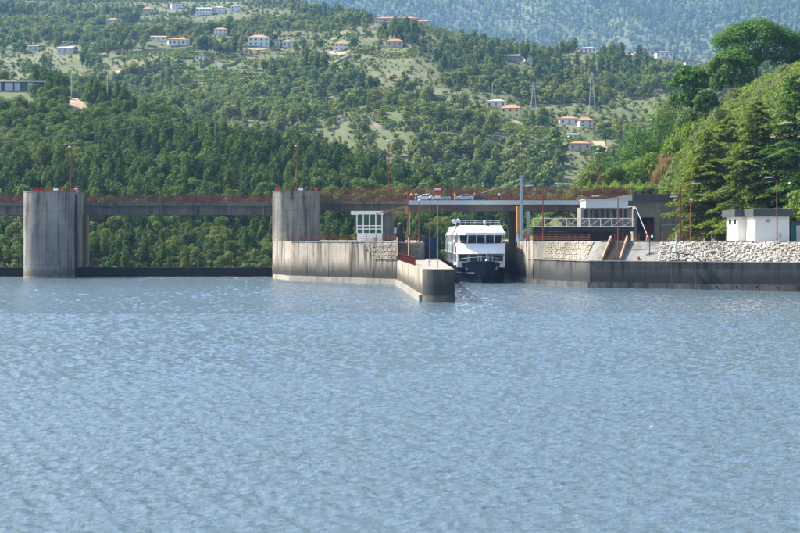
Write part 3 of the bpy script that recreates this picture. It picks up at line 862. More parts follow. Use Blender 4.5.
MB().tube((b.x, 258, GZ + .8), (b.x, 258, GZ + 1.05), .4, .36, 10).build('head', M['white'], t, smooth=True)
# signal on the guide wall end
sx, sy = X(437.5, 240), 240.0
t = thing('signal_pole', 'tall grey pole with red and white navigation boards on the guide wall', 'sign', (sx, sy, GZ))
MB().tube((sx, sy, GZ), (sx, sy, Z(199, sy)), .075, .06, 8).build('pole', M['steel'], t, smooth=True)
def disc(b, cx, cy, cz, r, th, z0=None, z1=None, n=24):
    pts = []
    for i in range(n):
        a = 2 * math.pi * i / n
        z = cz + r * math.sin(a); x = cx + r * math.cos(a)
        if z0 is not None: z = max(z, z0)
        if z1 is not None: z = min(z, z1)
        pts.append((x, z))
    v = [(x, cy, z) for x, z in pts] + [(x, cy + th, z) for x, z in pts]
    return b.add(v, [(i, (i + 1) % n, n + (i + 1) % n, n + i) for i in range(n)] + [tuple(range(n)), tuple(range(2 * n - 1, n - 1, -1))])
cz = Z(189.2, sy)
bd = disc(MB(), sx, sy - .12, cz, .60, .06).build('round_board', M['brightred'], t)
MB().box(sx - .5, sx + .5, sy - .135, sy - .121, cz - .14, cz + .14).build('white_bar', M['white'], bd)
l2 = MB().box(sx - .42, sx + .42, sy - .12, sy - .06, Z(200.2, sy), Z(194.0, sy)).build('lower_board', M['brightred'], t)
MB().box(sx - .42, sx + .42, sy - .135, sy - .121, Z(198.3, sy), Z(195.6, sy)).build('white_bar', M['white'], l2)
MB().tube((sx, sy - .02, Z(201, sy)), (sx, sy - .02, Z(188, sy)), .05).build('bracket', M['steel'], t)
# platform railing, cabin, winch, jib
rail_run('platform_railing', 'thin pinkish-red railing along the edge of the lock platform', [(Av.x + d.x * L * k + nrm.x * -.2, Av.y + d.y * L * k + nrm.y * -.2, PZ + .18) for k in (.01, .985)], 1.5, (.5, 1.0, 1.45), 3.2, M['red'], post=.05, rail=.035)
rail_run('platform_railing', 'short solid-looking red railing beside the platform stairs', [(1.9, 319.4, PZ), (4.8, 319.4, PZ), (4.8, 330, PZ)], 1.6, (.2, .8, 1.5), 1.2, M['red'], bal=(.2, .07))
cx0, cx1, cy0 = X(357, 342), X(382, 342), 342.0
t = thing('control_cabin', 'white control cabin with green tinted windows on the lock platform', 'cabin', ((cx0 + cx1) / 2, cy0, PZ))
zt = Z(214.5, cy0)
MB().box(cx0, cx1, cy0, cy0 + 4.5, PZ, PZ + 1.9).box(cx0, cx1, cy0 + 4.2, cy0 + 4.5, PZ + 1.9, zt).build('wall', M['white'], t)
MB().box(cx0 - 1.3, cx1 + .2, cy0 - .6, cy0 + 5.0, zt, zt + .75).build('roof', M['white'], t)
nw = 4
for i in range(nw + 1):
    xx = cx0 + (cx1 - cx0) * i / nw
    MB().box(xx - .13, xx + .13, cy0 - .02, cy0 + .2, PZ + 1.9, zt).build('mullion', M['white'], t)
for z in (PZ + 2.7, PZ + 3.4): MB().box(cx0 + .13, cx1 - .13, cy0 - .01, cy0 + .18, z, z + .22).build('transom', M['white'], t)
for i in range(nw):
    x0 = cx0 + (cx1 - cx0) * i / nw + .13; x1 = cx0 + (cx1 - cx0) * (i + 1) / nw - .13
    for z0, z1 in ((PZ + 1.9, PZ + 2.7), (PZ + 2.92, PZ + 3.4), (PZ + 3.62, zt)):
        MB().box(x0, x1, cy0 + .08, cy0 + .11, z0, z1).build('pane', M['greenglass'], t)
MB().box(cx0 - .03, cx0, cy0 + .5, cy0 + 1.5, PZ + .05, PZ + 2.1).build('door', M['slate'], t)
for px_, lab, mt, w in ((375, 'small yellow valve box on the platform by the cabin', 'yellow', .45),):
    q = at(px_, 240, 336)
    t = thing('valve_box', lab, 'box', (q.x, q.y, PZ))
    MB().box(q.x - w, q.x + w, 335.7, 336.4, PZ, PZ + .9).build('cabinet', M[mt], t); MB().box(q.x - w - .05, q.x + w + .05, 335.65, 336.45, PZ + .9, PZ + 1.0).build('lid', M[mt], t)
q = at(388, 240, 352)
t = thing('bridge_column', 'round grey concrete column under the bridge beside the white cabin', 'column', (q.x, 388, PZ))
q = at(388, 240, 392)
MB().tube((q.x, 394, PZ - 2), (q.x, 394, Z(210.2, 390)), 1.35, n=20).build('shaft', M['grey'], t, smooth=True)
MB().box(q.x - 1.9, q.x + 1.9, 391.5, 396.5, Z(210.2, 390) - .9, Z(210.2, 390) - .01).build('crosshead', M['grey'], t)
q = at(400.5, 240, 327)
t = thing('winch', 'tall black capstan winch on a dark plinth by the stairs', 'winch', (q.x, 327, PZ))
MB().box(q.x - .95, q.x + .95, 326.2, 327.8, PZ, PZ + 1.7).build('plinth', M['black'], t)
MB().tube((q.x, 327, PZ + 1.7), (q.x, 327, PZ + 3.6), .75, .62, 14).build('drum', M['black'], t, smooth=True)
MB().ball((q.x, 327, PZ + 3.7), .62, .62, .4).build('cap', M['darksteel'], t, smooth=True)
MB().box(q.x - 1.35, q.x - .8, 326.6, 327.4, PZ + 1.9, PZ + 3.0).build('motor', M['lamp'], t)
j0, j1 = at(376, 214, 334), at(407.5, 206, 334)
t = thing('jib_arm', 'thin yellow jib arm reaching left below the canopy deck', 'crane', j1)
MB().beam(j0, j1, .22, .26).build('arm', M['yellow'], t)
MB().beam(at(392, 212.6, 334), at(407.5, 211.6, 334), .16, .2).build('strut', M['yellow'], t)
MB().box(j1.x - .5, j1.x + .4, 333.6, 334.4, Z(214, 334), Z(207, 334)).build('bracket', M['orange'], t)
# blue steel bulkhead behind the guide wall
x0, x1 = X(419, 344), 8.05
t = thing('bulkhead', 'dark blue ribbed steel bulkhead beside the ship', 'bulkhead', ((x0 + x1) / 2, 344.6, GZ))
MB().box(x0, x1, 344.4, 344.8, GZ, Z(237, 344)).build('plate', M['bluesteel'], t)
for i in range(8):
    xx = x0 + .2 + i * (x1 - x0 - .4) / 7
    MB().box(xx - .06, xx + .06, 344.2, 344.4, GZ + .05, Z(237, 344) - .05).build('rib', M['bluesteel'], t)

# ------------------------------------------------------------------ canopy deck over the lock with cars and people
DY0, DY1 = 346.0, 358.0
DZ = Z(200.6, DY0)
dx0, dx1 = X(408, DY0), X(586, DY0)
t = thing('lock_deck', 'grey-green edged steel deck spanning the lock above the ship', 'bridge', ((dx0 + dx1) / 2, DY0, DZ))
MB().box(dx0, dx1, DY0, DY0 + .3, Z(204.6, DY0), DZ + .05).build('fascia', M['fascia'], t)
MB().box(dx0, dx1, DY0 + .3, DY1, DZ - .35, DZ).build('deck_slab', M['girder_dark'], t)
for y in (DY0 + .8, DY0 + 5, DY0 + 9, DY1 - .6): MB().box(dx0 + .1, dx1 - .1, y, y + .4, Z(211.2, DY0), DZ - .35).build('girder', M['girder_dark'], t)
for i in range(9):
    xx = dx0 + .6 + i * (dx1 - dx0 - 1.2) / 8
    MB().box(xx - .12, xx + .12, DY0 + .3, DY0 + .8, Z(210.4, DY0), DZ - .36).build('stiffener', M['girder_dark'], t)
for px_, w, nm in ((409, .22, 'column'), (528, .35, 'column')):
    xx = X(px_, DY0 + .5); MB().box(xx - w, xx + w, DY0 + .32, DY0 + .78, PZ, Z(211.2, DY0) - .001).build(nm, M['steel'], t)
for px_ in (510, 514):
    xx = X(px_, 356); MB().box(xx - .4, xx + .4, 356, 357, PZ, Z(211.2, DY0) - .01).build('column', M['girder_dark'], t)
xx = X(517, 334)
t = thing('hydraulic_column', 'orange-yellow hydraulic cylinder beside the grey mast', 'column', (xx, 334, PZ))
MB().tube((xx, 331, Z(233, 331)), (xx, 331, Z(206, 331)), .42, n=14).build('cylinder', M['orange'], t, smooth=True)
MB().tube((xx, 331, PZ), (xx, 331, Z(233, 331)), .26, n=12).build('rod', M['steel'], t, smooth=True)
xx = X(521.5, 327)
t = thing('steel_mast', 'tall pale grey steel mast with cables at the right lock wall', 'mast', (xx, 327, 8.7))
MB().box(xx - .26, xx + .26, 326.75, 327.25, 8.7, Z(177, 327)).build('mast', M['steel'], t)
MB().box(xx - .7, xx + .7, 326.4, 327.6, 8.7, 9.1).build('foot', M['steel'], t)
MB().box(xx - .42, xx + .42, 326.6, 327.4, Z(177, 327), Z(175.6, 327)).build('cap', M['steel'], t)
def sag(p, q, s, n=14): return [p.lerp(q, i / n) + Vector((0, 0, -s * 4 * (i / n) * (1 - i / n))) for i in range(n + 1)]
MB().path(sag(Vector((xx, 327, Z(178, 327))), at(481, 193, 390), .25), .025).build('cable', M['steel'], t)
MB().path(sag(Vector((xx, 327, Z(178, 327))), at(590, 198, 336), .25), .025).build('cable', M['steel'], t)
rail_run('deck_railing', 'thin rust-red railing along the back edge of the lock deck', [(dx0 + .3, DY1 - .2, DZ), (dx1 - 1, DY1 - .2, DZ)], 1.15, (.5, 1.1), 2.4, M['rustred'], post=.05, rail=.035)

def car(label, cx, cy, z, col, s=1, body='hatch'):
    t = thing('parked_car', label, 'car', (cx, cy, z), 0, 'cars on the lock deck')
    if body == 'hatch':
        prof = [(-2.0, .35), (-2.05, .75), (-1.9, .95), (-1.0, 1.02), (-.35, 1.45), (1.3, 1.48), (1.85, 1.05), (2.0, .9), (2.02, .4)]
    else:
        prof = [(-2.2, .35), (-2.25, .7), (-2.05, .9), (-1.0, .98), (-.25, 1.40), (.9, 1.42), (1.6, 1.05), (2.15, 1.0), (2.22, .4)]
    rings = []
    for yy in (-.86, -.78, .78, .86):
        k = .94 if abs(yy) > .8 else 1.0
        rings.append([(s * x, yy - (.10 * math.copysign(1, yy) if zz > 1.2 else 0), .35 + (zz - .35) * k) for x, zz in prof])
    m = M['_car_' + col]
    MB().loft(rings).build('body', m, t, local=True, smooth=True)
    for yy in (-.80, .80):
        sgn = math.copysign(1, yy)
        MB().add([(s * -.85, yy * 1.055, 1.02), (s * .35, yy * 1.055, 1.02), (s * .35, yy * 1.0, 1.36), (s * -.3, yy * 1.0, 1.36)], [(0, 1, 2, 3)]).add([(s * .45, yy * 1.055, 1.02), (s * 1.5, yy * 1.055, 1.02), (s * 1.2, yy * 1.0, 1.36), (s * .45, yy * 1.0, 1.36)], [(0, 1, 2, 3)]).build('side_window', M['glass'], t, local=True)
    for wx in (-1.3, 1.3):
        for wy in (-.82, .82):
            w = MB().tube((s * wx, wy - .1, .32), (s * wx, wy + .1, .32), .32, n=14).build('wheel', M['black'], t, local=True)
            MB().tube((s * wx, wy - .115, .32), (s * wx, wy + .115, .32), .19, n=10).build('rim', M['lamp'], w, local=True)
    for yy in (-.6, .6):
        MB().box(min(s * -2.08, s * -1.98), max(s * -2.08, s * -1.98), yy - .17, yy + .17, .66, .8).build('headlight', M['lamp'], t, local=True)
    MB().add([(s * -.98, -.68, 1.05), (s * -.98, .68, 1.05), (s * -.42, .62, 1.42), (s * -.42, -.62, 1.42)], [(0, 1, 2, 3)]).build('windscreen', M['glass'], t, local=True)
    return t
for nm, c in (('white', (.80, .80, .80)), ('silver', (.45, .55, .66)), ('dark', (.05, .05, .07)), ('grey', (.35, .37, .42))):
    M['_car_' + nm] = paint('car_paint_' + nm, c, 0.25, wear=.03)
car('white hatchback on the lock deck left of the round sign', X(424, 351), 350, DZ, 'white')
car('grey-blue saloon on the lock deck just right of the round sign', X(441, 354), 354, DZ, 'grey', 1, 'saloon')
car('silver-blue saloon parked on the middle of the lock deck', X(464, 351), 350, DZ, 'silver', 1, 'saloon')
car('dark saloon at the right end of the row on the lock deck', X(478, 354), 354, DZ, 'dark', -1, 'saloon')

def skin_mesh(name, pts, edges, rad, sub=1):
    me = bpy.data.meshes.new(name); me.from_pydata(pts, edges, [])
    o = bpy.data.objects.new(name, me); COL.objects.link(o)
    md = o.modifiers.new('s', 'SKIN'); md.use_smooth_shade = True
    for v, r in zip(me.skin_vertices[0].data, rad): v.radius = (r, r)
    me.skin_vertices[0].data[0].use_root = True
    o.modifiers.new('u', 'SUBSURF').levels = sub
    dg = bpy.context.evaluated_depsgraph_get()
    out = bpy.data.meshes.new_from_object(o.evaluated_get(dg))
    bpy.data.objects.remove(o)
    return out
BODY_P = [(0, 0, .95), (0, 0, 1.15), (0, 0, 1.38), (0, 0, 1.50), (0, -.02, 1.62), (0, -.02, 1.72),
          (.10, 0, .92), (.11, 0, .50), (.11, .01, .08), (.11, -.14, .04), (-.10, 0, .92), (-.11, .02, .50), (-.11, .03, .08), (-.11, -.12, .04),
          (.19, 0, 1.40), (.25, .02, 1.14), (.26, -.10, .92), (.26, -.14, .84), (-.19, 0, 1.40), (-.25, .02, 1.14), (-.26, -.08, .92), (-.26, -.12, .84)]
BODY_E = [(0, 1), (1, 2), (2, 3), (3, 4), (4, 5), (0, 6), (6, 7), (7, 8), (8, 9), (0, 10), (10, 11), (11, 12), (12, 13), (2, 14), (14, 15), (15, 16), (16, 17), (2, 18), (18, 19), (19, 20), (20, 21)]
BODY_R = [.14, .13, .14, .055, .095, .075, .085, .06, .042, .035, .085, .06, .042, .035, .06, .045, .033, .03, .06, .045, .033, .03]
body_me = skin_mesh('person_body', BODY_P, BODY_E, BODY_R)
shirt_me = skin_mesh('person_shirt', [BODY_P[i] for i in (0, 1, 2, 14, 15, 18, 19)], [(0, 1), (1, 2), (2, 3), (3, 4), (2, 5), (5, 6)], [.165, .155, .165, .08, .062, .08, .062])
trou_me = skin_mesh('person_trousers', [BODY_P[i] for i in (0, 6, 7, 8, 10, 11, 12)], [(0, 1), (1, 2), (2, 3), (0, 4), (4, 5), (5, 6)], [.15, .105, .078, .06, .105, .078, .06])
hair_me = MB().ball((0, .005, 1.735), .105, .115, .075).mesh('person_hair', M['black'], smooth=True)
body_me.materials.append(paint('skin_tone', (.48, .30, .21), .6, wear=.05))
def person(label, px_, Y, zb_, shirt, trousers, rz):
    t = thing('person', label, 'person', (X(px_, Y), Y, zb_), rz, 'people on the lock deck')
    t.scale = (1.06, 1.06, 1.06)
    link('body', body_me, t)
    for nm, me, c in (('shirt', shirt_me, shirt), ('trousers', trou_me, trousers)):
        me2 = me.copy(); me2.materials.clear(); me2.materials.append(paint('cloth', c, .85, wear=.1)); link(nm, me2, t)
    link('hair', hair_me, t)
person('person in a dark top at the left end of the lock deck', 406.2, 347.2, DZ, (.12, .05, .07), (.03, .03, .05), .4)
person('person in an orange top near the left end of the lock deck', 411.5, 347.2, DZ, (.75, .24, .03), (.05, .05, .07), -.3)
person('person in a pale top and dark trousers left of the white car', 416.5, 347.2, DZ, (.68, .60, .62), (.02, .02, .04), .2)
person('person in a red top beside the white car on the lock deck', 429.3, 347.2, DZ, (.50, .10, .07), (.06, .04, .04), 1.2)
person('person in brown standing between the parked cars', 455, 347.2, DZ, (.32, .12, .09), (.30, .20, .14), -.8)
person('person in a red-orange top in front of the dark car', 474.6, 347.2, DZ, (.65, .14, .05), (.05, .05, .1), .9)
person('person in a white shirt alone near the mast on the lock deck', 499.3, 347.2, DZ, (.80, .76, .78), (.03, .03, .04), .1)

# ------------------------------------------------------------------ right bank: quay, steps, rocks, platform
UZ, LZ = 8.7, 5.0
Q = [(24.5, 440), (24.5, 358), (26.4, 325), (36, 299), (48.4, 293), (71.4, 281), (100, 265), (150, 236)]
U = [(27.2, 322.5), (39, 304.6), (50.2, 299.2), (73.4, 287.4), (102.2, 271.2), (152, 242.4)]
t = thing('quay_wall', 'dark stained concrete quay wall along the right bank', 'wall', (36, 299, 0))
low = Q[2:] + [(170, 300), (40, 345), (27.5, 345)]
MB().prism([(26.4, 325)] + Q[3:] + [(160, 250), (60, 330), (26.45, 335)], -5, LZ).build('lower_wall', M['quay'], t)
MB().prism([(24.5, 440), (24.5, 358), (25.35, 343.2), (26.2, 343.2), (26.2, 341.4), (25.46, 341.4), (26.38, 325.01), (27.2, 322.5), (39, 330), (39, 440)], -5, UZ).build('lock_wall', M['wall'], t)
# plinth and coping follow the bends
def strip(poly, o0, o1, z0, z1):
    n = len(poly); P = [Vector((p[0], p[1], 0)) for p in poly]; nn = []
    for i in range(n):
        a = (P[min(i + 1, n - 1)] - P[max(i - 1, 0)]).normalized(); nn.append(Vector((a.y, -a.x, 0)))
    lo = [P[i] + nn[i] * o0 for i in range(n)]; hi = [P[i] + nn[i] * o1 for i in range(n)]
    return MB().prism([(p.x, p.y) for p in lo + hi[::-1]], z0, z1)
sg = 1.0
strip(Q[2:], .002, .45, -5, 1.05).build('plinth', M['quay'], t)
strip(Q[2:], -1.2, .15, LZ, LZ + .16).build('coping', M['plain'], t)
for px_ in (717, 737, 757, 777, 797):   # drain holes in the plinth
    k = (px_ - 660) / 140; q = Vector((48.4 + 23 * k, 293 - 12 * k, .6))
    MB().box(q.x - .12, q.x + .12, q.y - .62, q.y - .3, .5, .75).build('drain', M['black'], t)
t2 = thing('quay_platform', 'pale concrete quay platform above the rocks', 'platform', (60, 320, UZ))
top = U + [(170, 262), (170, 330), (110, 400), (70, 400), (24.6, 440), (24.6, 358), (26.4, 325.2)]
MB().prism([(p[0], p[1]) for p in [(39.02, 330.0), (27.2, 322.6)] + U[1:] + [(170, 262), (170, 330), (110, 399), (39.02, 399)]], 4.0, UZ).build('slab', M['apron'], t2)
strip(U[1:], -.5, .1, UZ, UZ + .22).build('edge_kerb', M['plain'], t2)
tag(t2, kind='structure')
del t2['category']
# sloping bank between ledge and platform
def bank(u, v, w=0.0, pl=(Q[2:], U)):
    """u runs along the polylines (by segment), v from ledge up to platform"""
    qa, ua = [Vector((p[0], p[1], 0)) for p in pl[0]], [Vector((p[0], p[1], 0)) for p in pl[1]]
    i = min(int(u), len(qa) - 2); f = u - i
    a = qa[i].lerp(qa[i + 1], f); c = ua[i].lerp(ua[i + 1], f)
    dd = (c - a); a = a + dd * (1.15 / dd.length)
    p = a.lerp(c, v); p.z = LZ + .1 + (UZ - LZ - .1) * v
    n = Vector((-dd.x, -dd.y, dd.length * 1.2)).normalized()
    return p + n * w
def bank_mesh(u0, u1, nu, name, mat, parent, off=0.0):
    b = MB(); v = []; f = []
    for i in range(nu + 1):
        for j in range(5): v.append(tuple(bank(u0 + (u1 - u0) * i / nu, j / 4, off)))
    for i in range(nu):
        for j in range(4): f.append((i * 5 + j, (i + 1) * 5 + j, (i + 1) * 5 + j + 1, i * 5 + j + 1))
    return b.add(v, f).build(name, mat, parent)
bk = thing('sloped_bank', 'sloping concrete and stone bank behind the quay ledge', 'bank', (36, 302, LZ))
bank_mesh(0, 1.95, 20, 'concrete_slope', M['grey'], bk)
stone_panel(bk, lambda u, v, w: tuple(bank(.18 + .72 * u, .03 + .94 * v, .04 + w)), 26, 8, 9, depth=.22)
# stairs on the slope
u0, u1 = 1.16, 1.42
st = thing('stairs', 'dark stairs between sandy side walls climbing the quay bank', 'stairs', bank(u0, 0))
for i in range(9):
    p0, p1 = bank(u0, i / 9), bank(u1, i / 9); e0, e1 = bank(u0, min(1, (i + 1) / 9)), bank(u1, min(1, (i + 1) / 9))
    MB().add([(p0.x, p0.y, p0.z - .3), (p1.x, p1.y, p1.z - .3), (e1.x, e1.y, p1.z - .3), (e0.x, e0.y, p0.z - .3), (p0.x, p0.y, e0.z), (p1.x, p1.y, e1.z), (e1.x, e1.y, e1.z), (e0.x, e0.y, e0.z)],
             [(3, 2, 1, 0), (4, 5, 6, 7), (0, 1, 5, 4), (1, 2, 6, 5), (2, 3, 7, 6), (3, 0, 4, 7)]).build('step', M['girder_dark'], st)
for u in (u0, u1):
    p, q = bank(u, 0, .25), bank(u, 1.0, .25)
    MB().beam(p + Vector((0, 0, .1)), q + Vector((0, 0, .6)), .32, .9).build('side_wall', M['sand'], st)
# rocks
rk = thing('rock_revetment', 'bank of pale broken rocks between the quay wall and the platform', 'rocks', bank(2, 0))
bank_mesh(1.95, 4.98, 40, 'rubble_bed', M['rock'], rk, -.02)
import bmesh
def rock_mesh(seed, flat=1.0):
    rng = np.random.default_rng(seed)
    bm = bmesh.new(); bmesh.ops.create_icosphere(bm, subdivisions=2, radius=1.0)
    nd = sphere_dirs(9, rng); lim = rng.uniform(.55, .9, 9)
    for v in bm.verts:
        c = np.array(v.co)
        for n_, l_ in zip(nd, lim):
            k = c @ n_
            if k > l_: c = c - n_ * (k - l_)
        v.co = Vector(c * np.array([1.25, 1.0, .8 * flat]))
    me = bpy.data.meshes.new('rock'); bm.to_mesh(me); bm.free(); me.materials.append(M['rock'])
    return me
RK = [rock_mesh(100 + i) for i in range(7)]
rr = random.Random(5); cnt = 0; o0 = rk.location
small = MB()
for k in range(280):
    u = rr.uniform(1.97, 4.15); v = rr.uniform(.02, .96)
    s = rr.uniform(.2, .42) * (1.45 if rr.random() < .1 else 1)
    p = bank(u, v, s * .25)
    o = link('rock', RK[k % 7], rk, p - o0); o.rotation_euler = (rr.uniform(-.5, .5), rr.uniform(-.5, .5), rr.uniform(0, 6.3)); o.scale = (s, s, s)
for k in range(3600):
    u = rr.uniform(1.95, 4.6); v = rr.uniform(0, 1); s = rr.uniform(.12, .32)
    p = bank(u, v, s * .3); c = [Vector((rr.uniform(-1, 1), rr.uniform(-1, 1), rr.uniform(-1, 1))).normalized() * s * rr.uniform(.7, 1.2) for _ in range(6)]
    pts = [p + Vector(a) * s * rr.uniform(.8, 1.25) for a in ((1, 0, 0), (-1, 0, 0), (0, 1, 0), (0, -1, 0), (0, 0, .8), (0, 0, -.8))]
    small.add(pts, [(0, 2, 4), (2, 1, 4), (1, 3, 4), (3, 0, 4), (2, 0, 5), (1, 2, 5), (3, 1, 5), (0, 3, 5)])
tag(small.build('rubble', M['rock'], rk), kind='stuff')
# railings on the platform
rail_run('platform_railing', 'red railing on the lock wall in front of the dark undercroft', [(25.2, 352, UZ), (26.9, 325.5, UZ), (28, 322.2, UZ), (37, 308.2, UZ)], 1.5, (.45, .95, 1.45), 2.0, M['rustred'])
rail_run('platform_railing', 'red railing on the platform between the stairs and the rocks', [(41.5, 304.2, UZ + .2), (50.2, 300.2, UZ + .2)], 1.45, (.45, .95, 1.4), 1.6, M['red'])
rail_run('platform_railing', 'long red railing on the platform above the white rocks', [(50.4, 301.5, UZ), (57.8, 300.5, UZ)], 1.5, (.1, .8, 1.45), 1.5, M['red'])
# signal lights on a post
q = at(650.5, 262, 296); q.y = 297
t = thing('signal_post', 'thin red post with a red and a green signal light by the rocks', 'signal', (q.x, 297, LZ))
zt = Z(237, 297)
MB().tube((q.x, 297, LZ + .1), (q.x, 297, zt), .09).build('post', M['red'], t)
MB().box(q.x - .7, q.x + .75, 296.9, 297.1, zt - .05, zt + .1).build('crossbar', M['darksteel'], t)
MB().ball((q.x - .45, 296.8, zt + .12), .2).build('red_lamp', M['redlight'], t, smooth=True)
MB().ball((q.x + .4, 296.8, zt + .12), .2).build('green_lamp', M['greenlight'], t, smooth=True)
# mooring platform hanging at the quay edge
y0 = 291.0; f0 = X(668, y0); f1 = X(699, y0)
t = thing('mooring_platform', 'small rusty steel landing frame with a grey post at the quay edge', 'landing', ((f0 + f1) / 2, y0, LZ))
xx = X(676, y0); MB().tube((xx, 290.6, LZ + .16), (xx, 290.6, Z(234, 290)), .16, n=10).build('post', M['steel'], t, smooth=True)
MB().box(f0, f0 + 3.2, 288.6, 290.6, LZ + .25, LZ + .4).build('landing_plate', M['darksteel'], t)
for a, b_ in (((f0, 288.7, LZ + .4), (f0, 288.7, LZ + 1.9)), ((f0 + 1.6, 288.7, LZ + .4), (f0 + 1.6, 288.7, LZ + 1.6)), ((f0 + 3.1, 288.7, LZ + .4), (f0 + 3.1, 288.7, LZ + 1.5))):
    MB().beam(a, b_, .16).build('stanchion', M['darksteel'], t)
MB().beam((f0, 288.7, LZ + 1.85), (f0 + 4.1, 288.9, LZ + 1.35), .16).beam((f0 + 4.1, 288.9, LZ + 1.35), (f1, 289.2, LZ + .2), .16).build('handrail', M['darksteel'], t)
MB().beam((f0 + 4.6, 288.4, LZ + .3), (f0 + 5.5, 290.0, LZ + 2.1), .14).build('prop', M['lamp'], t)
for px_, y in ((671, 290.9), (694, 289.6)):
    xx = X(px_, 288.4); MB().tube((xx, 287.2 if px_ < 680 else 286.2, -.5), (xx, 287.6 if px_ < 680 else 286.6, LZ + .2), .07).build('mooring_chain', M['darksteel'], t)

# control house on its dark undercroft, footbridge with white truss
hx0, hx1 = X(581, 337), X(632, 337); hy0, hy1 = 337.0, 345.0; hz0 = Z(228.5, 337); hz1 = Z(207.5, 337)
t = thing('control_house', 'grey control house with pale blue-grey roof fascia over a dark undercroft', 'building', ((hx0 + hx1) / 2, hy0, UZ))
MB().box(hx0 + .3, hx1 - .3, hy0 + .6, hy1, UZ, hz0 - .7).build('undercroft', M['darksteel'], t)
MB().box(hx0 - 3.0, hx1 + .1, hy0 - 1.6, hy1, hz0 - .7, hz0).build('floor_slab', M['slate'], t)
wl = MB().box(hx0, hx1, hy0, hy1, hz0, hz1).build('wall', M['plain'], t)
fx0, fx1 = X(585.5, 335), X(628, 335)
MB().box(fx0, fx1, hy0 - 2.2, hy1 + .5, Z(208, 335), Z(199.8, 335)).build('roof_fascia', M['bluegrey'], t)
MB().box(fx1, X(634, 335), hy0 - 1.4, hy1 + .5, Z(205.5, 335), Z(200.6, 335)).build('roof_end', M['slate'], t)
MB().box(fx0 - .2, fx1 + .1, hy0 - 2.4, hy1 + .6, Z(199.8, 335), Z(199.0, 335)).build('roof_sheet', M['lamp'], t)
for px0, px1 in ((584, 588), (590, 592.5), (593.5, 599), (600.5, 604), (606, 609.5), (613, 616), (619, 622), (624, 627)):
    w = MB().box(X(px0, hy0), X(px1, hy0), hy0 - .06, hy0 - .003, Z(220, hy0), Z(209.5, hy0)).build('window', M['slate'], t)
    MB().box(X(px0, hy0) + .1, X(px1, hy0) - .1, hy0 - .08, hy0 - .062, Z(219.6, hy0), Z(210, hy0)).build('pane', M['glass'], w)
t = thing('footbridge', 'white trussed footbridge railing above a dark beam in front of the control house', 'footbridge', (X(532, 332), 332, hz0))
g0, g1 = X(533, 332), X(634, 332); zt, zl = Z(218.5, 332), Z(226.5, 332)
MB().box(g0, g1, 331.6, 335.2, Z(231.5, 332), Z(227.2, 332)).build('beam', M['black'], t)
MB().beam((g0, 331.7, zt), (g1, 331.7, zt), .12, .14).build('top_chord', M['white'], t)
MB().beam((g0, 331.7, zl), (g1, 331.7, zl), .12, .14).build('bottom_chord', M['white'], t)
n = 9
for i in range(n + 1):
    a = g0 + (g1 - g0) * i / n
    MB().beam((a, 331.7, zl), (a, 331.7, zt), .10).build('post', M['white'], t)
    if i < n: MB().beam((a, 331.72, zl), (a + (g1 - g0) / n, 331.72, zt), .065).build('diagonal', M['white'], t)
for px_ in (541, 566, 590, 612):
    xx = X(px_, 333); MB().box(xx - .2, xx + .2, 333, 333.5, UZ, Z(231.5, 332)).build('leg', M['darksteel'], t)
MB().box(g0 + .3, g1 - .3, 336.2, 336.5, UZ, Z(231.6, 332)).build('skirt_panel', M['darksteel'], t)
s0, s1 = at(636, 208, 331), at(648, 237, 302)
t = thing('cable_stay', 'thin pale grey stay slanting down right of the control house', 'stay', s1)
MB().tube(s0, s1, .07, n=8).build('rod', M['steel'], t); MB().box(s1.x - .3, s1.x + .3, s1.y - .3, s1.y + .3, UZ, s1.z + .1).build('anchor', M['steel'], t)
MB().box(s0.x - .25, s0.x + .25, s0.y - .25, s0.y + 6.2, s0.z - .2, s0.z + .3).build('bracket', M['steel'], t)

# abutment building set in the hillside
ax0, ax1, ay = X(633, 346), X(706, 346), 346.0
za, zr = Z(201.5, ay), Z(194.2, ay)
t = thing('abutment', 'weathered concrete abutment building with dark roof band and red door', 'building', ((ax0 + ax1) / 2, ay, UZ))
op0, op1, oz = X(637.5, ay), X(654.5, ay), Z(217.5, ay)
MB().box(ax0, op0, ay, ay + 45, UZ - .3, za).box(op1, ax1, ay, ay + 45, UZ - .3, za).box(op0, op1, ay, ay + 45, oz, za).build('wall', M['plain'], t)
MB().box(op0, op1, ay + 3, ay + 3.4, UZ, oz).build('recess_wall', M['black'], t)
dr = MB().box(X(644, ay + 2), X(654, ay + 2), ay + 2.2, ay + 2.4, UZ, Z(223, ay)).build('door', M['red'], t)
MB().box(X(645, ay + 2), X(645.6, ay + 2), ay + 2.1, ay + 2.19, UZ + 1.5, UZ + 1.9).build('handle', M['steel'], dr)
MB().box(ax0 - .3, ax1 + .3, ay - .9, ay + 45.2, za, zr).build('roof_band', M['slate'], t)  # shade on the roof slab is put into this dark colour
for px_ in (635.5, 657.5, 664, 700):
    xx = X(px_, ay); MB().box(xx - .35, xx + .35, ay - .25, ay - .003, UZ, za - .004).build('pilaster', M['plain'], t)
MB().box(X(659, ay), X(699, ay), ay - .14, ay - .004, Z(224.5, ay), Z(223.3, ay)).build('string_course', M['plain'], t)
MB().tube((X(662, ay), ay - .3, Z(225, ay)), (X(690, ay), ay - .3, Z(225, ay)), .12).build('pipe', M['steel'], t)
rail_run('roof_railing', 'red railing on the roof of the abutment building', [(ax0, ay + 1, zr), (ax1, ay + 1, zr)], 1.1, (.5, 1.05), 2.5, M['red'], post=.05, rail=.04)

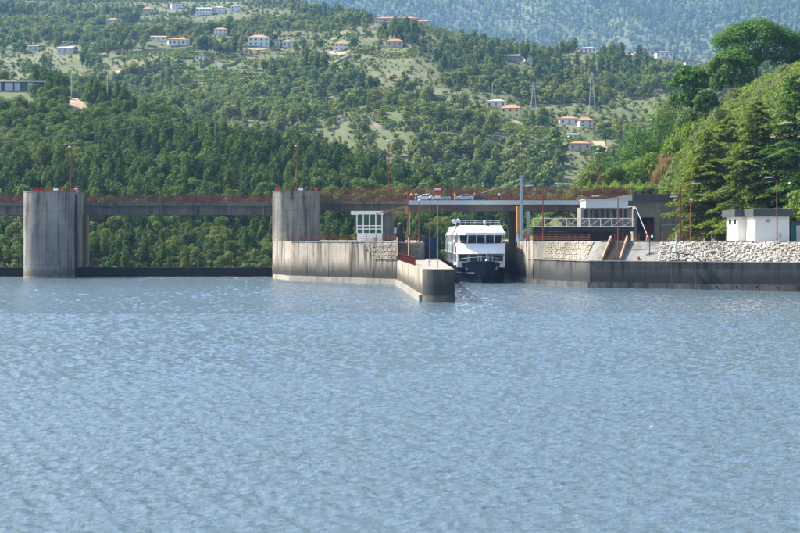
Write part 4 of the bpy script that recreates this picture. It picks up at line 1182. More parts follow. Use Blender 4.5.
# white hut
hs = 1.052
t = thing('white_hut', 'white rendered service hut with dark flat roof edge on the quay', 'building', (65 * hs, 285 * hs, UZ))
def hb_(x0, x1, y0, y1, z0, z1): return MB().box(x0 * hs, x1 * hs, y0 * hs, y1 * hs, z0, 10 + (z1 - 10) * hs)
hb_(61.9, 70.2, 288.6, 298.6, UZ + .01, 13.3).build('rear_wall', M['hutwhite'], t)
hb_(63.4, 69.45, 281.0, 288.58, UZ + .01, 13.3).build('front_wall', M['hutwhite'], t)
hb_(61.2, 70.6, 287.9, 299.4, 13.475, 14.65).build('rear_roof_edge', M['slate'], t)
hb_(62.9, 69.9, 280.4, 287.88, 13.477, 14.66).build('front_roof_edge', M['slate'], t)
hb_(61.85, 69.5, 280.95, 288.5, UZ, 8.95).build('plinth', M['grey'], t)
for y in (290.0, 294.2):
    w = hb_(61.86, 61.899, y, y + 2.2, 12.0, 12.9).build('window', M['slate'], t)
    hb_(61.84, 61.859, y + .15, y + 2.05, 12.1, 12.8).build('pane', M['glass'], w)
for y in (282.6, 285.6):
    dd = hb_(63.36, 63.399, y, y + 1.0, UZ + .3, 12.4).build('door', M['house_grey'], t)
    hb_(63.32, 63.359, y + .1, y + .22, UZ + 1.6, UZ + 1.8).build('handle', M['steel'], dd)
MB().tube((63.15 * hs, 280.9 * hs, UZ), (63.15 * hs, 280.9 * hs, 13.4), .06).build('downpipe', M['steel'], t)
hb_(65.2, 66.0, 280.93, 280.998, 12.4, 12.8).build('vent', M['steel'], t)
hb_(67.6, 68.1, 280.93, 280.998, 9.6, 10.4).build('meter_box', M['house_grey'], t)
MB().box(62.8 * hs, 70.0 * hs, 280.3 * hs, 280.39 * hs, 14.82, 14.95).build('gutter', M['lamp'], t)
t = thing('service_cabinet', 'green and grey service cabinet at the right edge beside the hut', 'cabinet', (75, 298, UZ))
x0 = X(791.5, 298)
MB().box(x0, x0 + 4.5, 298, 301, UZ, UZ + 3.6).build('body', M['green'], t)
MB().box(x0 + .9, x0 + 2.2, 297.9, 297.999, UZ + .2, UZ + 3.1).build('door', M['house_grey'], t)
MB().box(x0 - .1, x0 + 4.6, 297.8, 301.2, UZ + 3.6, UZ + 3.85).build('lid', M['slate'], t)
for px_, lab in ((640, 'black mooring bollard on the quay ledge by the concrete slope'),):
    q = at(639, 260, 296)
    t = thing('mooring_bollard', 'small yellow-footed mooring bollard on the quay ledge', 'bollard', (q.x, 296.4, LZ + .16))
    MB().tube((q.x, 296.4, LZ + .16), (q.x, 296.4, LZ + .9), .2, n=10).build('post', M['red'], t); MB().tube((q.x, 296.4, LZ + .16), (q.x, 296.4, LZ + .4), .3, n=10).build('foot', M['yellow'], t)

# ------------------------------------------------------------------ river cruise ship
SX, SY = 17.0, 326.0
ship = thing('river_ship', 'white river cruise ship with navy bow coming out of the lock', 'ship', (SX, SY, 0))
def B_(): return MB()
Lh = 78.0
secs = []
for k in range(13):
    y = [0, .5, 1.3, 2.6, 4.4, 7, 11, 18, 30, 45, 60, 72, 78][k]
    w = 5.35 * min(1, (y / 8.5 + .02)) ** .48 if y < 8.5 else 5.35
    ww = 5.25 * min(1, max(0, (y - .6) / 10.5)) ** .7
    zt = 4.55 - 1.05 * min(1, y / 9) ** 1.4
    w2 = ww + (w - ww) * .55
    half = [(0.0, -1.6), (ww * .8 + .02, -1.5), (ww + .03, .1), (w2 + .04, 2.0), (w + .05, zt)]
    secs.append([(SX + x, SY + y, z) for x, z in half] + [(SX - x, SY + y, z) for x, z in half[::-1]])
hull = B_().loft(secs).build('hull', [M['navy']], ship, smooth=True)
# rubbing strake
for s in (-1, 1):
    pts = []
    for y in (1.0, 2.6, 4.4, 7, 11, 18, 30, 60, 78):
        w = 5.35 * min(1, (y / 8.5 + .02)) ** .48 if y < 8.5 else 5.35
        ww = 5.25 * min(1, max(0, (y - .6) / 10.5)) ** .7
        pts.append(Vector((SX + s * (ww + (w - ww) * .55 + .12), SY + y, 2.05)))
    B_().path(pts, .16).build('rubbing_strake', M['black'], hull)
# draught stripe, anchors
for s in (-1, 1):
    a = B_().beam((SX + s * 3.25, SY + 2.62, 3.5), (SX + s * 3.1, SY + 2.62, 2.9), .2, .16).beam((SX + s * 3.4, SY + 2.6, 2.95), (SX + s * 2.8, SY + 2.5, 2.9), .18, .14)
    a.build('anchor', M['lamp'], hull)
# main deck house
def ring(y, xs, z): return [(SX - xs, SY + y, z), (SX + xs, SY + y, z)]
dkz = 3.45
B_().box(SX - 5.3, SX + 5.3, SY + 9, SY + 77.5, dkz, 3.75).build('main_deck', M['shipwhite'], ship)
low = B_().box(SX - 5.0, SX + 5.0, SY + 4.6, SY + 76, 3.2, 5.95).build('lower_cabin', M['shipwhite'], ship)
for i, (a, b_) in enumerate(((-4.7, -2.75), (-2.45, -.75), (-.45, 1.4), (1.75, 4.6))):
    B_().box(SX + a, SX + b_, SY + 4.5, SY + 4.59, 4.5, 5.8).build('front_window', M['glass'], low)
for i in range(16):
    y = SY + 7.2 + i * 4.2
    for s in (-1, 1):
        x = SX + s * 5.0
        B_().box(min(x, x + s * .05), max(x, x + s * .05), y, y + 3.2, 4.2, 5.6).build('side_window', M['glass'], low)
# upper front screen: raked, rounded white band
def band(z0, z1, y0, y1, hw0, hw1, ex=.9):
    lo = [(SX - hw0, SY + y0 + ex), (SX - hw0 * .62, SY + y0), (SX + hw0 * .62, SY + y0), (SX + hw0, SY + y0 + ex)]
    hi = [(SX - hw1, SY + y1 + ex), (SX - hw1 * .62, SY + y1), (SX + hw1 * .62, SY + y1), (SX + hw1, SY + y1 + ex)]
    end = SY + 74
    v0 = [(x, y, z0) for x, y in lo] + [(SX + hw0, end, z0), (SX - hw0, end, z0)]
    v1 = [(x, y, z1) for x, y in hi] + [(SX + hw1, end, z1), (SX - hw1, end, z1)]
    return B_().loft([v0, v1])
band(5.95, 8.3, 2.9, 4.9, 4.95, 5.05).build('upper_bulwark', M['shipwhite'], ship, smooth=False)
B_().box(SX - 5.35, SX + 5.35, SY + 9, SY + 75, 5.96, 6.15).build('upper_deck', M['shipwhite'], ship)
wh = band(8.3, 9.95, 5.4, 4.7, 4.3, 4.55).build('wheelhouse', M['glass'], ship)
for s, (x0, x1) in enumerate(((-2.85, -2.75), (-.95, -.9), (.95, .9), (2.85, 2.75), (-4.32, -4.56), (4.32, 4.56))):
    e = .86 if abs(x0) > 4 else 0
    ya, yb2 = SY + 5.33 + e, SY + 4.62 + e
    B_().beam((SX + x0, ya, 8.28), (SX + x1, yb2, 9.98), .20, .16).build('mullion', M['shipwhite'], wh)
for i in range(12):
    for s in (-1, 1):
        xx = SX + s * 4.48; y = SY + 8 + i * 5
        B_().box(xx - .09, xx + .09, y, y + .3, 8.3, 9.96).build('mullion', M['shipwhite'], wh)
rf = band(9.96, 10.55, 3.9, 4.0, 5.3, 5.2).build('roof', M['shipwhite'], ship)
band(10.55, 12.0, 4.1, 6.3, 5.0, 4.4).build('roof_fairing', M['shipwhite'], rf)
# open side galleries on the port side: posts, glass rail
for s in (-1, 1):
    x = SX + s * 5.32
    B_().box(min(x, x - s * .06), max(x, x - s * .06), SY + 10, SY + 74, 6.2, 7.9).build('glass_rail', M['paleglass'], ship)
    for i in range(11):
        y = SY + 10 + i * 6.3
        B_().box(x - .08, x + .08, y, y + .16, 6.15, 9.96).build('gallery_post', M['shipwhite'], ship)
        B_().box(x - .08, x + .08, y, y + .16, 3.5, 5.95).build('gallery_post', M['shipwhite'], ship)
B_().box(SX - 5.5, SX + 5.5, SY + 9, SY + 75, 9.955, 10.25).build('gallery_roof', M['shipwhite'], ship)
# roof equipment
fn = B_().loft([[(SX - 4.6 + a, SY + 16 + b_, 11.9) for a, b_ in ((0, 0), (3.0, 0), (3.0, 5), (0, 5))], [(SX - 4.6 + a, SY + 16 + b_, 13.3) for a, b_ in ((.05, 0), (2.95, 0), (2.95, 5), (.05, 5))], [(SX - 4.6 + a, SY + 16 + b_, 13.7) for a, b_ in ((.5, .3), (2.5, .3), (2.5, 4.6), (.5, 4.6))]])
fn.build('funnel', M['black'], ship)
B_().ball((SX + 2.6, SY + 20, 13.1), 1.35, 1.3, 1.15, 14, 8).build('funnel_cover', M['black'], ship, smooth=True)
B_().tube((SX - 5.0, SY + 12, 10.2), (SX - 5.0, SY + 12, 12.6), .08).build('antenna_mast', M['lamp'], ship)
B_().ball((SX - 5.3, SY + 12, 12.9), .55, .5, .5).build('radar_dome', M['lamp'], ship, smooth=True)
B_().ball((SX - 4.5, SY + 12, 13.1), .38, .38, .45).build('satellite_dome', M['lamp'], ship, smooth=True)
sl = B_().tube((SX + .9, SY + 6.6, 11.9), (SX + .9, SY + 6.6, 12.5), .14).ball((SX + .9, SY + 6.6, 12.7), .36, .4, .36)
sl.build('searchlight', M['lamp'], ship, smooth=True)
an = B_().tube((SX + 1.1, SY + 2.2, 4.2), (SX + 1.1, SY + 2.4, 7.4), .09).ball((SX + 1.1, SY + 2.2, 4.6), .4, .35, .4)
an.build('bow_mast', M['lamp'], ship, smooth=True)
lb = MB(); n = 16
for i in range(n):
    a, c = 2 * math.pi * i / n, 2 * math.pi * (i + 1) / n
    lb.tube((SX - 5.5, SY + 9.6 + .42 * math.cos(a), 8.4 + .42 * math.sin(a)), (SX - 5.5, SY + 9.6 + .42 * math.cos(c), 8.4 + .42 * math.sin(c)), .12, mi=(i // 4) % 2)
lb.build('lifebuoy', [M['brightred'], M['white']], ship)
B_().path([(SX - 4.6, SY + 4.2, 4.9), (SX - 3.0, SY + 1.7, 5.25), (SX, SY + .7, 5.45), (SX + 3.0, SY + 1.7, 5.25), (SX + 4.6, SY + 4.2, 4.9)], .05).build('bow_rail', M['lamp'], ship)
for a, b_, z in ((-4.6, 4.2, 3.95), (-3.0, 1.7, 4.25), (0, .7, 4.45), (3.0, 1.7, 4.25), (4.6, 4.2, 3.95)):
    B_().tube((SX + a, SY + b_, z), (SX + a, SY + b_, z + 1.0), .045, n=6).build('rail_post', M['lamp'], ship)

for z in (12.35, 12.7, 13.05):
    B_().path([(SX - 4.2, SY + 30, z), (SX - 4.2, SY + 8.5, z), (SX + 4.2, SY + 8.5, z), (SX + 4.2, SY + 30, z)], .035).build('sun_deck_rail', M['lamp'], ship)
for i in range(9):
    xx = SX - 4.2 + i * 1.05
    B_().tube((xx, SY + 8.5, 12.0), (xx, SY + 8.5, 13.05), .035, n=5).build('rail_post', M['lamp'], ship)
for z in (6.02, 8.27):
    B_().path([(SX - 5.0, SY + (3.8 if z < 7 else 5.8), z), (SX - 3.1, SY + (2.85 if z < 7 else 4.85), z), (SX + 3.1, SY + (2.85 if z < 7 else 4.85), z), (SX + 5.0, SY + (3.8 if z < 7 else 5.8), z)], .07).build('trim_line', M['slate'], ship)
for i in range(5):
    xx = SX - 4.75 + i * 2.375
    B_().box(xx - .09, xx + .09, SY + 4.42, SY + 4.58, 4.4, 5.94).build('front_post', M['shipwhite'], ship)
for i in range(6):
    y = SY + 6 + i * 9
    B_().tube((SX - 5.5, y, 1.2), (SX - 5.5, y, 2.6), .22, n=8).build('fender', M['black'], ship)
B_().beam((SX - 1.6, SY + 4.7, 8.9), (SX + 1.6, SY + 4.7, 8.9), .05).build('wiper', M['black'], ship)
for s in (-1, 1):
    B_().ball((SX + s * 5.15, SY + 4.2, 10.2), .2).build('navigation_light', M['slate'], ship)

# ------------------------------------------------------------------ houses on the hillside
NOTREE = []     # spots where only low scrub grows
CLEAR = []      # spots kept free of trees: x, y, radius
def house(label, px, pyb, wpx, hpx, wall, roof, kind='hip', storeys=2, rz=None, depth=.75, name='house'):
    g = ray_ground(px, pyb, 640)
    Y = g.y; k = Y / F
    w = wpx * k; h = hpx * k; dp = max(5.0, w * depth)
    rh = h * (.30 if kind != 'flat' else .10); hw = h - rh
    rz = random.Random(px).uniform(-.25, .25) if rz is None else rz
    cs = [(a * w / 2, b * dp / 2) for a in (-1, 1) for b in (-1, 1)]
    t = thing(name, label, 'house', (g.x, Y + dp / 2, g.z + .2), rz)
    CLEAR.append((g.x, Y + dp * .3, max(w, dp) * .62)); NOTREE.extend([(g.x * (Y - q) / Y, Y - q, w * .7 + 2) for q in (8, 18, 28, 38, 48, 60, 72, 86, 100)])
    MB().box(-w / 2, w / 2, -dp / 2, dp / 2, -4, hw).build('wall', M[wall], t, local=True)
    e = .6
    if kind == 'hip':
        a, b = w / 2 + e, dp / 2 + e; r = max(.0, w / 2 - dp / 2 * .9)
        rb = MB().add([(-a, -b, hw), (a, -b, hw), (a, b, hw), (-a, b, hw), (-r - .1, 0, hw + rh), (r + .1, 0, hw + rh), (-a, -b, hw + .18), (a, -b, hw + .18), (a, b, hw + .18), (-a, b, hw + .18)],
                      [(3, 2, 1, 0), (0, 1, 7, 6), (1, 2, 8, 7), (2, 3, 9, 8), (3, 0, 6, 9), (6, 7, 5, 4), (7, 8, 5), (8, 9, 4, 5), (9, 6, 4)])
    elif kind == 'gable':
        a, b = w / 2 + e, dp / 2 + e
        rb = MB().add([(-a, -b, hw), (a, -b, hw), (a, b, hw), (-a, b, hw), (-a, 0, hw + rh), (a, 0, hw + rh)], [(3, 2, 1, 0), (0, 1, 5, 4), (2, 3, 4, 5), (1, 2, 5), (3, 0, 4)])
    elif kind == 'front':
        a, b = w / 2 + e, dp / 2 + e
        rb = MB().add([(-a, -b, hw), (a, -b, hw), (a, b, hw), (-a, b, hw), (0, -b, hw + rh), (0, b, hw + rh)], [(3, 2, 1, 0), (1, 2, 5, 4), (3, 0, 4, 5), (0, 1, 4), (2, 3, 5)])
    else:
        rb = MB().box(-w / 2 - .5, w / 2 + .5, -dp / 2 - .5, dp / 2 + .5, hw, hw + rh)
    ro = rb.build('roof', M[roof], t, local=True)
    if kind != 'flat': MB().box(w * .2, w * .2 + .7, .2, .9, hw + rh * .3, hw + rh * 1.25).build('chimney', M[wall], ro, local=True)
    nw = max(2, int(w / 3.4)); sh = hw / storeys
    for s in range(storeys):
        for i in range(nw):
            xx = -w / 2 + (i + .5) * w / nw; ww, wh = min(.75, w / nw * .32), sh * .24
            zc = (s + .55) * sh
            if s == 0 and i == nw // 2:
                dd = MB().box(xx - .6, xx + .6, -dp / 2 - .06, -dp / 2, 0, sh * .8).build('door', M['house_stone'], t, local=True)
                continue
            wn_ = MB().box(xx - ww, xx + ww, -dp / 2 - .08, -dp / 2, zc - wh, zc + wh).build('window', M['white'], t, local=True)
            MB().box(xx - ww * .82, xx + ww * .82, -dp / 2 - .1, -dp / 2 - .081, zc - wh * .86, zc + wh * .86).build('pane', M['glass'], wn_, local=True)
    return t
HL = [
 ('two-storey yellow house with orange hip roof in the middle of the hillside', 512, 118.5, 20, 14, 'house_yellow', 'roof_orange', 'hip', 2),
 ('wide white house with pale roof just left of the yellow house', 497, 108, 20, 9, 'house_white', 'roof_pale', 'hip', 1),
 ('long white house with tan roof left of the cream house, right of centre', 569, 125, 20, 8.5, 'house_white', 'roof_salmon', 'hip', 1),
 ('cream house with bright orange roof at the right end of its row', 586, 128, 14, 10, 'house_cream', 'roof_orange', 'hip', 2),
 ('low house with orange roof below the cream house', 580, 151, 22, 9.5, 'house_pink', 'roof_orange', 'hip', 1),
 ('small pale house between the cream house and the low orange roofed one', 573, 139, 10, 5.5, 'house_white', 'roof_grey', 'gable', 1),
 ('long house with orange roof on the crest left of centre', 387, 24.5, 25, 8.5, 'house_pink', 'roof_orange', 'hip', 2),
 ('orange roofed wing at the right end of the long crest house', 409, 24, 17, 7.5, 'house_pink', 'roof_orange', 'hip', 2),
 ('house with pyramid orange roof under the long crest house', 395, 48, 16, 9, 'house_pink', 'roof_orange', 'hip', 1),
 ('white house with orange roof beside a dark tree, upper centre left', 341, 51.5, 14, 10, 'house_white', 'roof_orange', 'hip', 2),
 ('large white house with salmon roof in the cluster at upper left centre', 258, 46.5, 21, 12, 'house_white', 'roof_salmon', 'hip', 2),
 ('small white house with grey gable next to the large salmon roofed house', 276, 47, 8, 8, 'house_white', 'roof_grey', 'front', 1),
 ('white house at the right end of the upper left cluster', 287, 48, 9, 7.5, 'house_white', 'roof_pale', 'hip', 1),
 ('boxy white house with flat orange roof on the dry meadow', 220, 35.5, 13, 8, 'house_white', 'roof_orange', 'hip', 2),
 ('white house with broad orange roof at upper left', 177, 46, 21, 8.5, 'house_white', 'roof_orange', 'hip', 1),
 ('low outbuilding with orange roof left of the broad orange roofed house', 158, 41, 15, 5.5, 'house_white', 'roof_salmon', 'gable', 1),
 ('white flat house near the top edge at the left', 177, 9, 13, 5.5, 'house_white', 'roof_pale', 'flat', 1),
 ('brownish house half hidden by dark trees at top left', 147, 15, 8, 8, 'house_pink', 'roof_salmon', 'hip', 2),
 ('white house at the left of the row above the dry meadow', 204, 15, 16, 8, 'house_white', 'roof_grey', 'gable', 2),
 ('white house in the middle of the row above the dry meadow', 219, 13, 11, 7, 'house_white', 'roof_pale', 'hip', 2),
 ('white house with orange roof at the right of the row above the meadow', 235, 12, 9, 7.5, 'house_white', 'roof_orange', 'hip', 2),
 ('small white house with orange roof at far left above the wood', 33, 51, 10, 6, 'house_white', 'roof_orange', 'gable', 1),
 ('pale grey house half hidden by trees at far left', 66, 54, 17, 8, 'house_grey', 'roof_grey', 'gable', 1),
 ('salmon roofed cottage among trees at upper far left', 113, 24, 11, 6, 'house_pink', 'roof_salmon', 'hip', 1),
 ('dark stone farmhouse on the hillside right of centre', 513, 61, 15, 6.5, 'house_stone', 'roof_grey', 'gable', 1),
 ('small white gabled house at the right end of the stone farmhouse', 528, 62, 7, 7, 'house_white', 'roof_pale', 'front', 1),
 ('white low house alone above the wood at right of centre', 589, 53, 16, 6, 'house_white', 'roof_pale', 'hip', 1),
 ('big grey gabled house in the hamlet left of the pines', 643, 58, 15, 10, 'house_grey', 'roof_grey', 'front', 2),
 ('low grey house at the left of the hamlet', 631, 59, 9, 5, 'house_grey', 'roof_pale', 'gable', 1),
 ('white house with red roof in the hamlet left of the pines', 664, 58, 17, 7, 'house_white', 'roof_red', 'hip', 1),
 ('pale house closest to the umbrella pines in the hamlet', 691, 66, 12, 6, 'house_grey', 'roof_grey', 'front', 1),
 ('small white shed on the terraces left of centre', 200, 61, 9, 6, 'house_white', 'roof_grey', 'front', 1),
 ('little pale house at the crest right of the long crest house', 423, 25, 9, 5, 'house_pink', 'roof_salmon', 'gable', 1),
 ('low white shed on a terrace in the middle of the hillside', 343, 122, 13, 3.5, 'house_white', 'roof_grey', 'flat', 1),
]
for a in HL: house(*a)
# long building at far left on the spur
g = ray_ground(12, 92, 600); k = g.y / F; x0, x1 = X(-30, g.y), X(41, g.y)
t = thing('terrace_building', 'long flat-roofed building with dark and pale bays at the left edge', 'building', (x0, g.y, g.z))
CLEAR += [(X(p_, g.y), g.y - o_, 9) for p_ in range(-30, 50, 8) for o_ in (0, 10, 20, 30, 40, 50)]
CLEAR += [(X(78, y_), y_, 5) for y_ in (690, 682, 674, 666, 658, 650, 642, 634)]
MB().box(x0, x1, g.y, g.y + 8, g.z - 3, g.z + 4.2).build('wall', M['slate'], t)
MB().box(x0 - .4, x1 + 2, g.y - .8, g.y + 8.4, g.z + 4.2, g.z + 4.6).build('roof', M['house_grey'], t)
for px0, px1 in ((-24, -13), (-9, 1), (5, 13), (14.5, 20), (28, 33)):
    MB().box(X(px0, g.y), X(px1, g.y), g.y - .15, g.y - .003, g.z + .3, g.z + 3.9).build('panel', M['bluegrey'], t)
for px0, px1 in ((21, 27), (34, 39)):
    MB().box(X(px0, g.y), X(px1, g.y), g.y - .1, g.y - .003, g.z + .5, g.z + 3.8).build('window', M['glass'], t)
MB().box(x0, X(46, g.y), g.y - 2.6, g.y - 2.2, g.z - 3, g.z + .2).build('terrace_wall', M['plain'], t)

def pole(label, px, pyb, pyt, arms=2.4, Y=None):
    g = ray_ground(px, pyb, 560)
    if Y: g = Vector((X(px, Y), Y, float(H(X(px, Y), Y))))
    h = Z(pyt, g.y) - g.z
    t = thing('utility_pole', label, 'utility pole', g)
    MB().tube((0, 0, -.5), (0, 0, h), .22, .14, 7).build('pole', M['lamp'], t, local=True)
    MB().box(-arms / 2, arms / 2, -.1, .1, h - .8, h - .6).build('crossarm', M['wood'], t, local=True)
    return Vector((g.x, g.y, g.z + h))
pole('pale utility pole on the spur above the wood at far left', 71.5, 90, 66, Y=682)
pole('pale utility pole right of the bare earth scar at far left', 107.5, 92, 66, Y=672)
pole('slender pale pole beside the wide white house', 492.5, 112, 82, 1.6)
def pylon(label, px, pyb, pyt, w):
    g = ray_ground(px, pyb, 640); h = Z(pyt, g.y) - g.z; w = w * g.y / F
    t = thing('lattice_pylon', label, 'pylon', g)
    CLEAR.append((g.x, g.y, 5))
    b = [Vector((sx * w / 2, sy * w / 2, -1)) for sx, sy in ((-1, -1), (1, -1), (1, 1), (-1, 1))]
    tp = [Vector((sx * w * .08, sy * w * .08, h)) for sx, sy in ((-1, -1), (1, -1), (1, 1), (-1, 1))]
    for i in range(4): MB().beam(b[i], tp[i], .11).build('leg', M['steel'], t, local=True)
    n = 7; br = MB()
    for i in range(4):
        for j in range(n):
            p0, p1 = b[i].lerp(tp[i], j / n), b[(i + 1) % 4].lerp(tp[(i + 1) % 4], (j + 1) / n)
            q0, q1 = b[(i + 1) % 4].lerp(tp[(i + 1) % 4], j / n), b[i].lerp(tp[i], (j + 1) / n)
            br.beam(p0, p1, .05).beam(q0, q1, .05)
    tag(br.build('bracing', M['steel'], t, local=True), kind='stuff')
    for z in (.97, .86, .75): MB().beam((-w * .75, 0, h * z), (w * .75, 0, h * z), .2).build('crossarm', M['wire'], t, local=True)
pylon('tall lattice pylon in front of the wood right of centre', 592, 116, 72, 7)
pylon('shorter lattice pylon right of the yellow house', 533.5, 112, 82, 6)
# power lines crossing in front of the wood at the left
for i, (ya, yb2, lab) in enumerate(((123, 102, 'uppermost thin power line across the left wood'), (134, 110, 'middle thin power line across the left wood'), (144, 117, 'lowest thin power line across the left wood'))):
    p, q = at(-35, ya + 5, 520), at(215, yb2, 570)
    t = thing('power_line', lab, 'power line', p)
    MB().path(sag(p, q, 3.0, 24), .03, 5).build('wire', M['wire'], t)
q = at(215, 110, 570); gz = float(H(q.x, 570))
t = thing('utility_pole', 'tall pole carrying three power lines in the left wood', 'utility pole', (q.x, 570, gz))
MB().tube((q.x, 570, gz - .5), (q.x, 570, Z(101.5, 570)), .2, .13, 7).build('pole', M['wood'], t)
for py_ in (102, 110, 117): MB().box(q.x - .9, q.x + .9, 569.9, 570.1, Z(py_, 570) - .12, Z(py_, 570) + .05).build('crossarm', M['wood'], t)
q2 = at(-35, 136, 520); gz = float(H(q2.x, 520))
# dirt tracks on the hillside
def track(name, label, pts, w, mat):
    P = []
    for a, b in zip(pts[:-1], pts[1:]):
        for i in range(12):
            P.append((a[0] + (b[0] - a[0]) * i / 12, a[1] + (b[1] - a[1]) * i / 12))
    P.append(pts[-1])
    G = []
    for p in P:
        x = X(p[0], p[1]); G.append((x, p[1]))
        CLEAR.append((x, p[1], w * .9))
    b = MB(); v = []; f = []
    for i, (x, y) in enumerate(G):
        dx, dy = G[min(i + 1, len(G) - 1)][0] - G[max(i - 1, 0)][0], G[min(i + 1, len(G) - 1)][1] - G[max(i - 1, 0)][1]
        l = math.hypot(dx, dy) or 1; nx, ny = -dy / l, dx / l
        for j in range(4):
            o_ = (j / 3 - .5) * w
            xx, yy = x + nx * o_, y + ny * o_
            v.append((xx, yy, float(H(xx, yy)) + .35))
        if i:
            for j in range(3): f.append(((i - 1) * 4 + j, (i - 1) * 4 + j + 1, i * 4 + j + 1, i * 4 + j))
    o = b.add(v, f).build(name, mat)
    return tag(o, label, kind='structure')
t_ = NT('bare_earth'); n_ = t_.noise(t_.pos(), .3, 6, .7)
M['earth'] = t_.done(t_.mix(t_.rng(n_, .3, .7), (.42, .31, .21), (.30, .22, .14)), .95)
def ry(px, py): return ray_ground(px, py, 560).y
track('dirt_road', 'pale dirt road below the low orange roofed house', [(597, ry(597, 142)), (606, ry(606, 152)), (640, ry(640, 158))], 7, M['earth'])
track('dirt_road', 'straight track in front of the upper left houses', [(240, ry(240, 50)), (300, ry(300, 51)), (345, ry(345, 55))], 5, M['earth'])
track('dirt_road', 'track below the crest right of the long crest house', [(440, ry(440, 42)), (500, ry(500, 46))], 6, M['earth'])
track('dirt_road', 'bare earth scar on the spur at far left', [(70, 683), (76, 672), (82, 660)], 7, M['earth'])
track('dirt_road', 'curved earth track at far left above the wood', [(105, ry(105, 76)), (125, ry(125, 70)), (140, ry(140, 66))], 5, M['earth'])
# dry-stone terrace walls
def terrace_wall(label, px0, px1, py, h=2.2):
    y = ry((px0 + px1) / 2, py); n = 14; b = MB()
    pts = []
    for i in range(n + 1):
        p = px0 + (px1 - px0) * i / n; yy = y + 6 * math.sin(i * .6 + px0); x = X(p, yy)
        pts.append((x, yy, float(H(x, yy))))
        CLEAR.append((x, yy - 4, 4))
    for a, c in zip(pts[:-1], pts[1:]):
        b.add([(a[0], a[1], a[2] - 1), (c[0], c[1], c[2] - 1), (c[0], c[1] + .7, c[2] - 1), (a[0], a[1] + .7, a[2] - 1), (a[0], a[1], a[2] + h), (c[0], c[1], c[2] + h), (c[0], c[1] + .7, c[2] + h), (a[0], a[1] + .7, a[2] + h)],
              [(3, 2, 1, 0), (4, 5, 6, 7), (0, 1, 5, 4), (1, 2, 6, 5), (2, 3, 7, 6), (3, 0, 4, 7)])
    o = b.build('terrace_wall', M['stone_wall']); tag(o, label, 'wall', 'dry-stone terrace walls on the hillside')
M['stone_wall'] = concrete('dry_stone', (.33, .28, .22), (.22, .19, .15), .3)
for a in (('terrace wall under the dry meadow below the boxy white house', 200, 240, 66), ('terrace wall running below the white house with dark tree', 290, 360, 67), ('terrace wall right of the pyramid roofed house', 440, 500, 39),
          ('terrace wall left of the wide white house', 430, 480, 118), ('terrace wall above the low white shed', 345, 385, 108), ('terrace wall below the low white shed', 350, 395, 128),
          ('terrace wall beneath the broad orange roofed house', 110, 200, 52), ('terrace wall in front of the yellow house', 495, 535, 124), ('terrace wall between the wood and the far left houses', 0, 30, 24)):
    terrace_wall(*a)

# ------------------------------------------------------------------ vegetation
CL = np.array(CLEAR)
def clear_ok(P):
    ok = np.ones(len(P), bool)
    for cx, cy, r in CL: ok &= (P[:, 0] - cx) ** 2 + (P[:, 1] - cy) ** 2 > r * r
    return ok
NTR = np.array(NOTREE)
def low_only(P):
    m = np.zeros(len(P), bool)
    for cx, cy, r in NTR: m |= (P[:, 0] - cx) ** 2 + (P[:, 1] - cy) ** 2 < r * r
    return m
def pxof(P): return CX + F * P[:, 0] / P[:, 1]
# near wood: prototypes in detail, single trees for the largest, the rest as one mass
NEAR = [broad(1, 11, 8, 2200, .48), broad(2, 12, 7, 2200, .48), broad(3, 9, 7.5, 2000, .48), broad(4, 11, 7, 2200, .48, 'leaf_dark'), tall(5, 14, 4.6, 2000, .48), tall(6, 15, 4.4, 2000, .46, 'leaf_dark'), broad(7, 10, 7.5, 2000, .48, 'leaf_bush'), tall(8, 12, 4.6, 1900, .48, 'leaf')]
NEAR_H = [11, 12, 9, 11, 14, 15, 10, 12]
P = jitter_grid(-25, 640, 428, 790, 3.9)
pp = pxof(P)
hz = H(P[:, 0], P[:, 1]); yrr = np.interp(pp, S1_PX, S1_Y)
keep = (P[:, 1] < yrr + 18) & clear_ok(P) & (hz > -2.5) & (field_mask(P[:, 0], P[:, 1]) < .5)
keep &= ~((pp > 540) & (P[:, 1] < 470))
P = P[keep]; hz = hz[keep]; pp = pp[keep]
n = len(P); ind = RNG.integers(0, 8, n)
zone = fbm(P[:, 0] / 45, P[:, 1] / 45, 71)
ind = np.where(zone > .47, RNG.choice([4, 5, 7, 4, 7], n), np.where(zone < .40, RNG.choice([0, 2, 6], n), ind))
scl = RNG.uniform(.42, 1.0, n) * np.where(P[:, 1] < 470, .65, 1.0)
size = np.array(NEAR_H)[ind] * scl / P[:, 1]
# how much of each tree shows: those low down behind the gates and on the facing slope
order = np.argsort(-size)
inview = [i for i in order if -5 < pp[i] < 540 and HY - (hz[i] + NEAR_H[ind[i]] * scl[i] - HC) * F / P[i, 1] < 262][:290]
sel = set(inview)
def where(px, py):
    side = ('left of the lone pier' if px < 24 else 'right behind the lone pier' if px < 95 else 'just right of the lone pier' if px < 150 else 'midway between the two piers' if px < 215 else 'just left of the platform pier' if px < 272 else
            'right behind the platform pier' if px < 318 else 'behind the white cabin' if px < 400 else 'behind the cars on the lock deck' if px < 480 else 'behind the grey mast')
    return side, ('below the bridge deck' if py > 205 else 'above the bridge railing' if py > 165 else 'high on the slope')
for i in inview:
    tl = ind[i] in (4, 5, 7)
    wa, wb_ = where(pp[i], HY - (hz[i] + NEAR_H[ind[i]] * scl[i] * .6 - HC) * F / P[i, 1])
    tree_obj('tall_tree' if tl else 'broadleaf_tree', NEAR[ind[i]], (P[i, 0], P[i, 1], hz[i] - .2), RNG.uniform(0, 6.28), scl[i],
             ('slender' if tl else 'rounded') + ' tree in the wood %s, %s' % (wa, wb_), 'tree', 'slender trees of the wood behind the dam' if tl else 'rounded trees of the wood behind the dam')
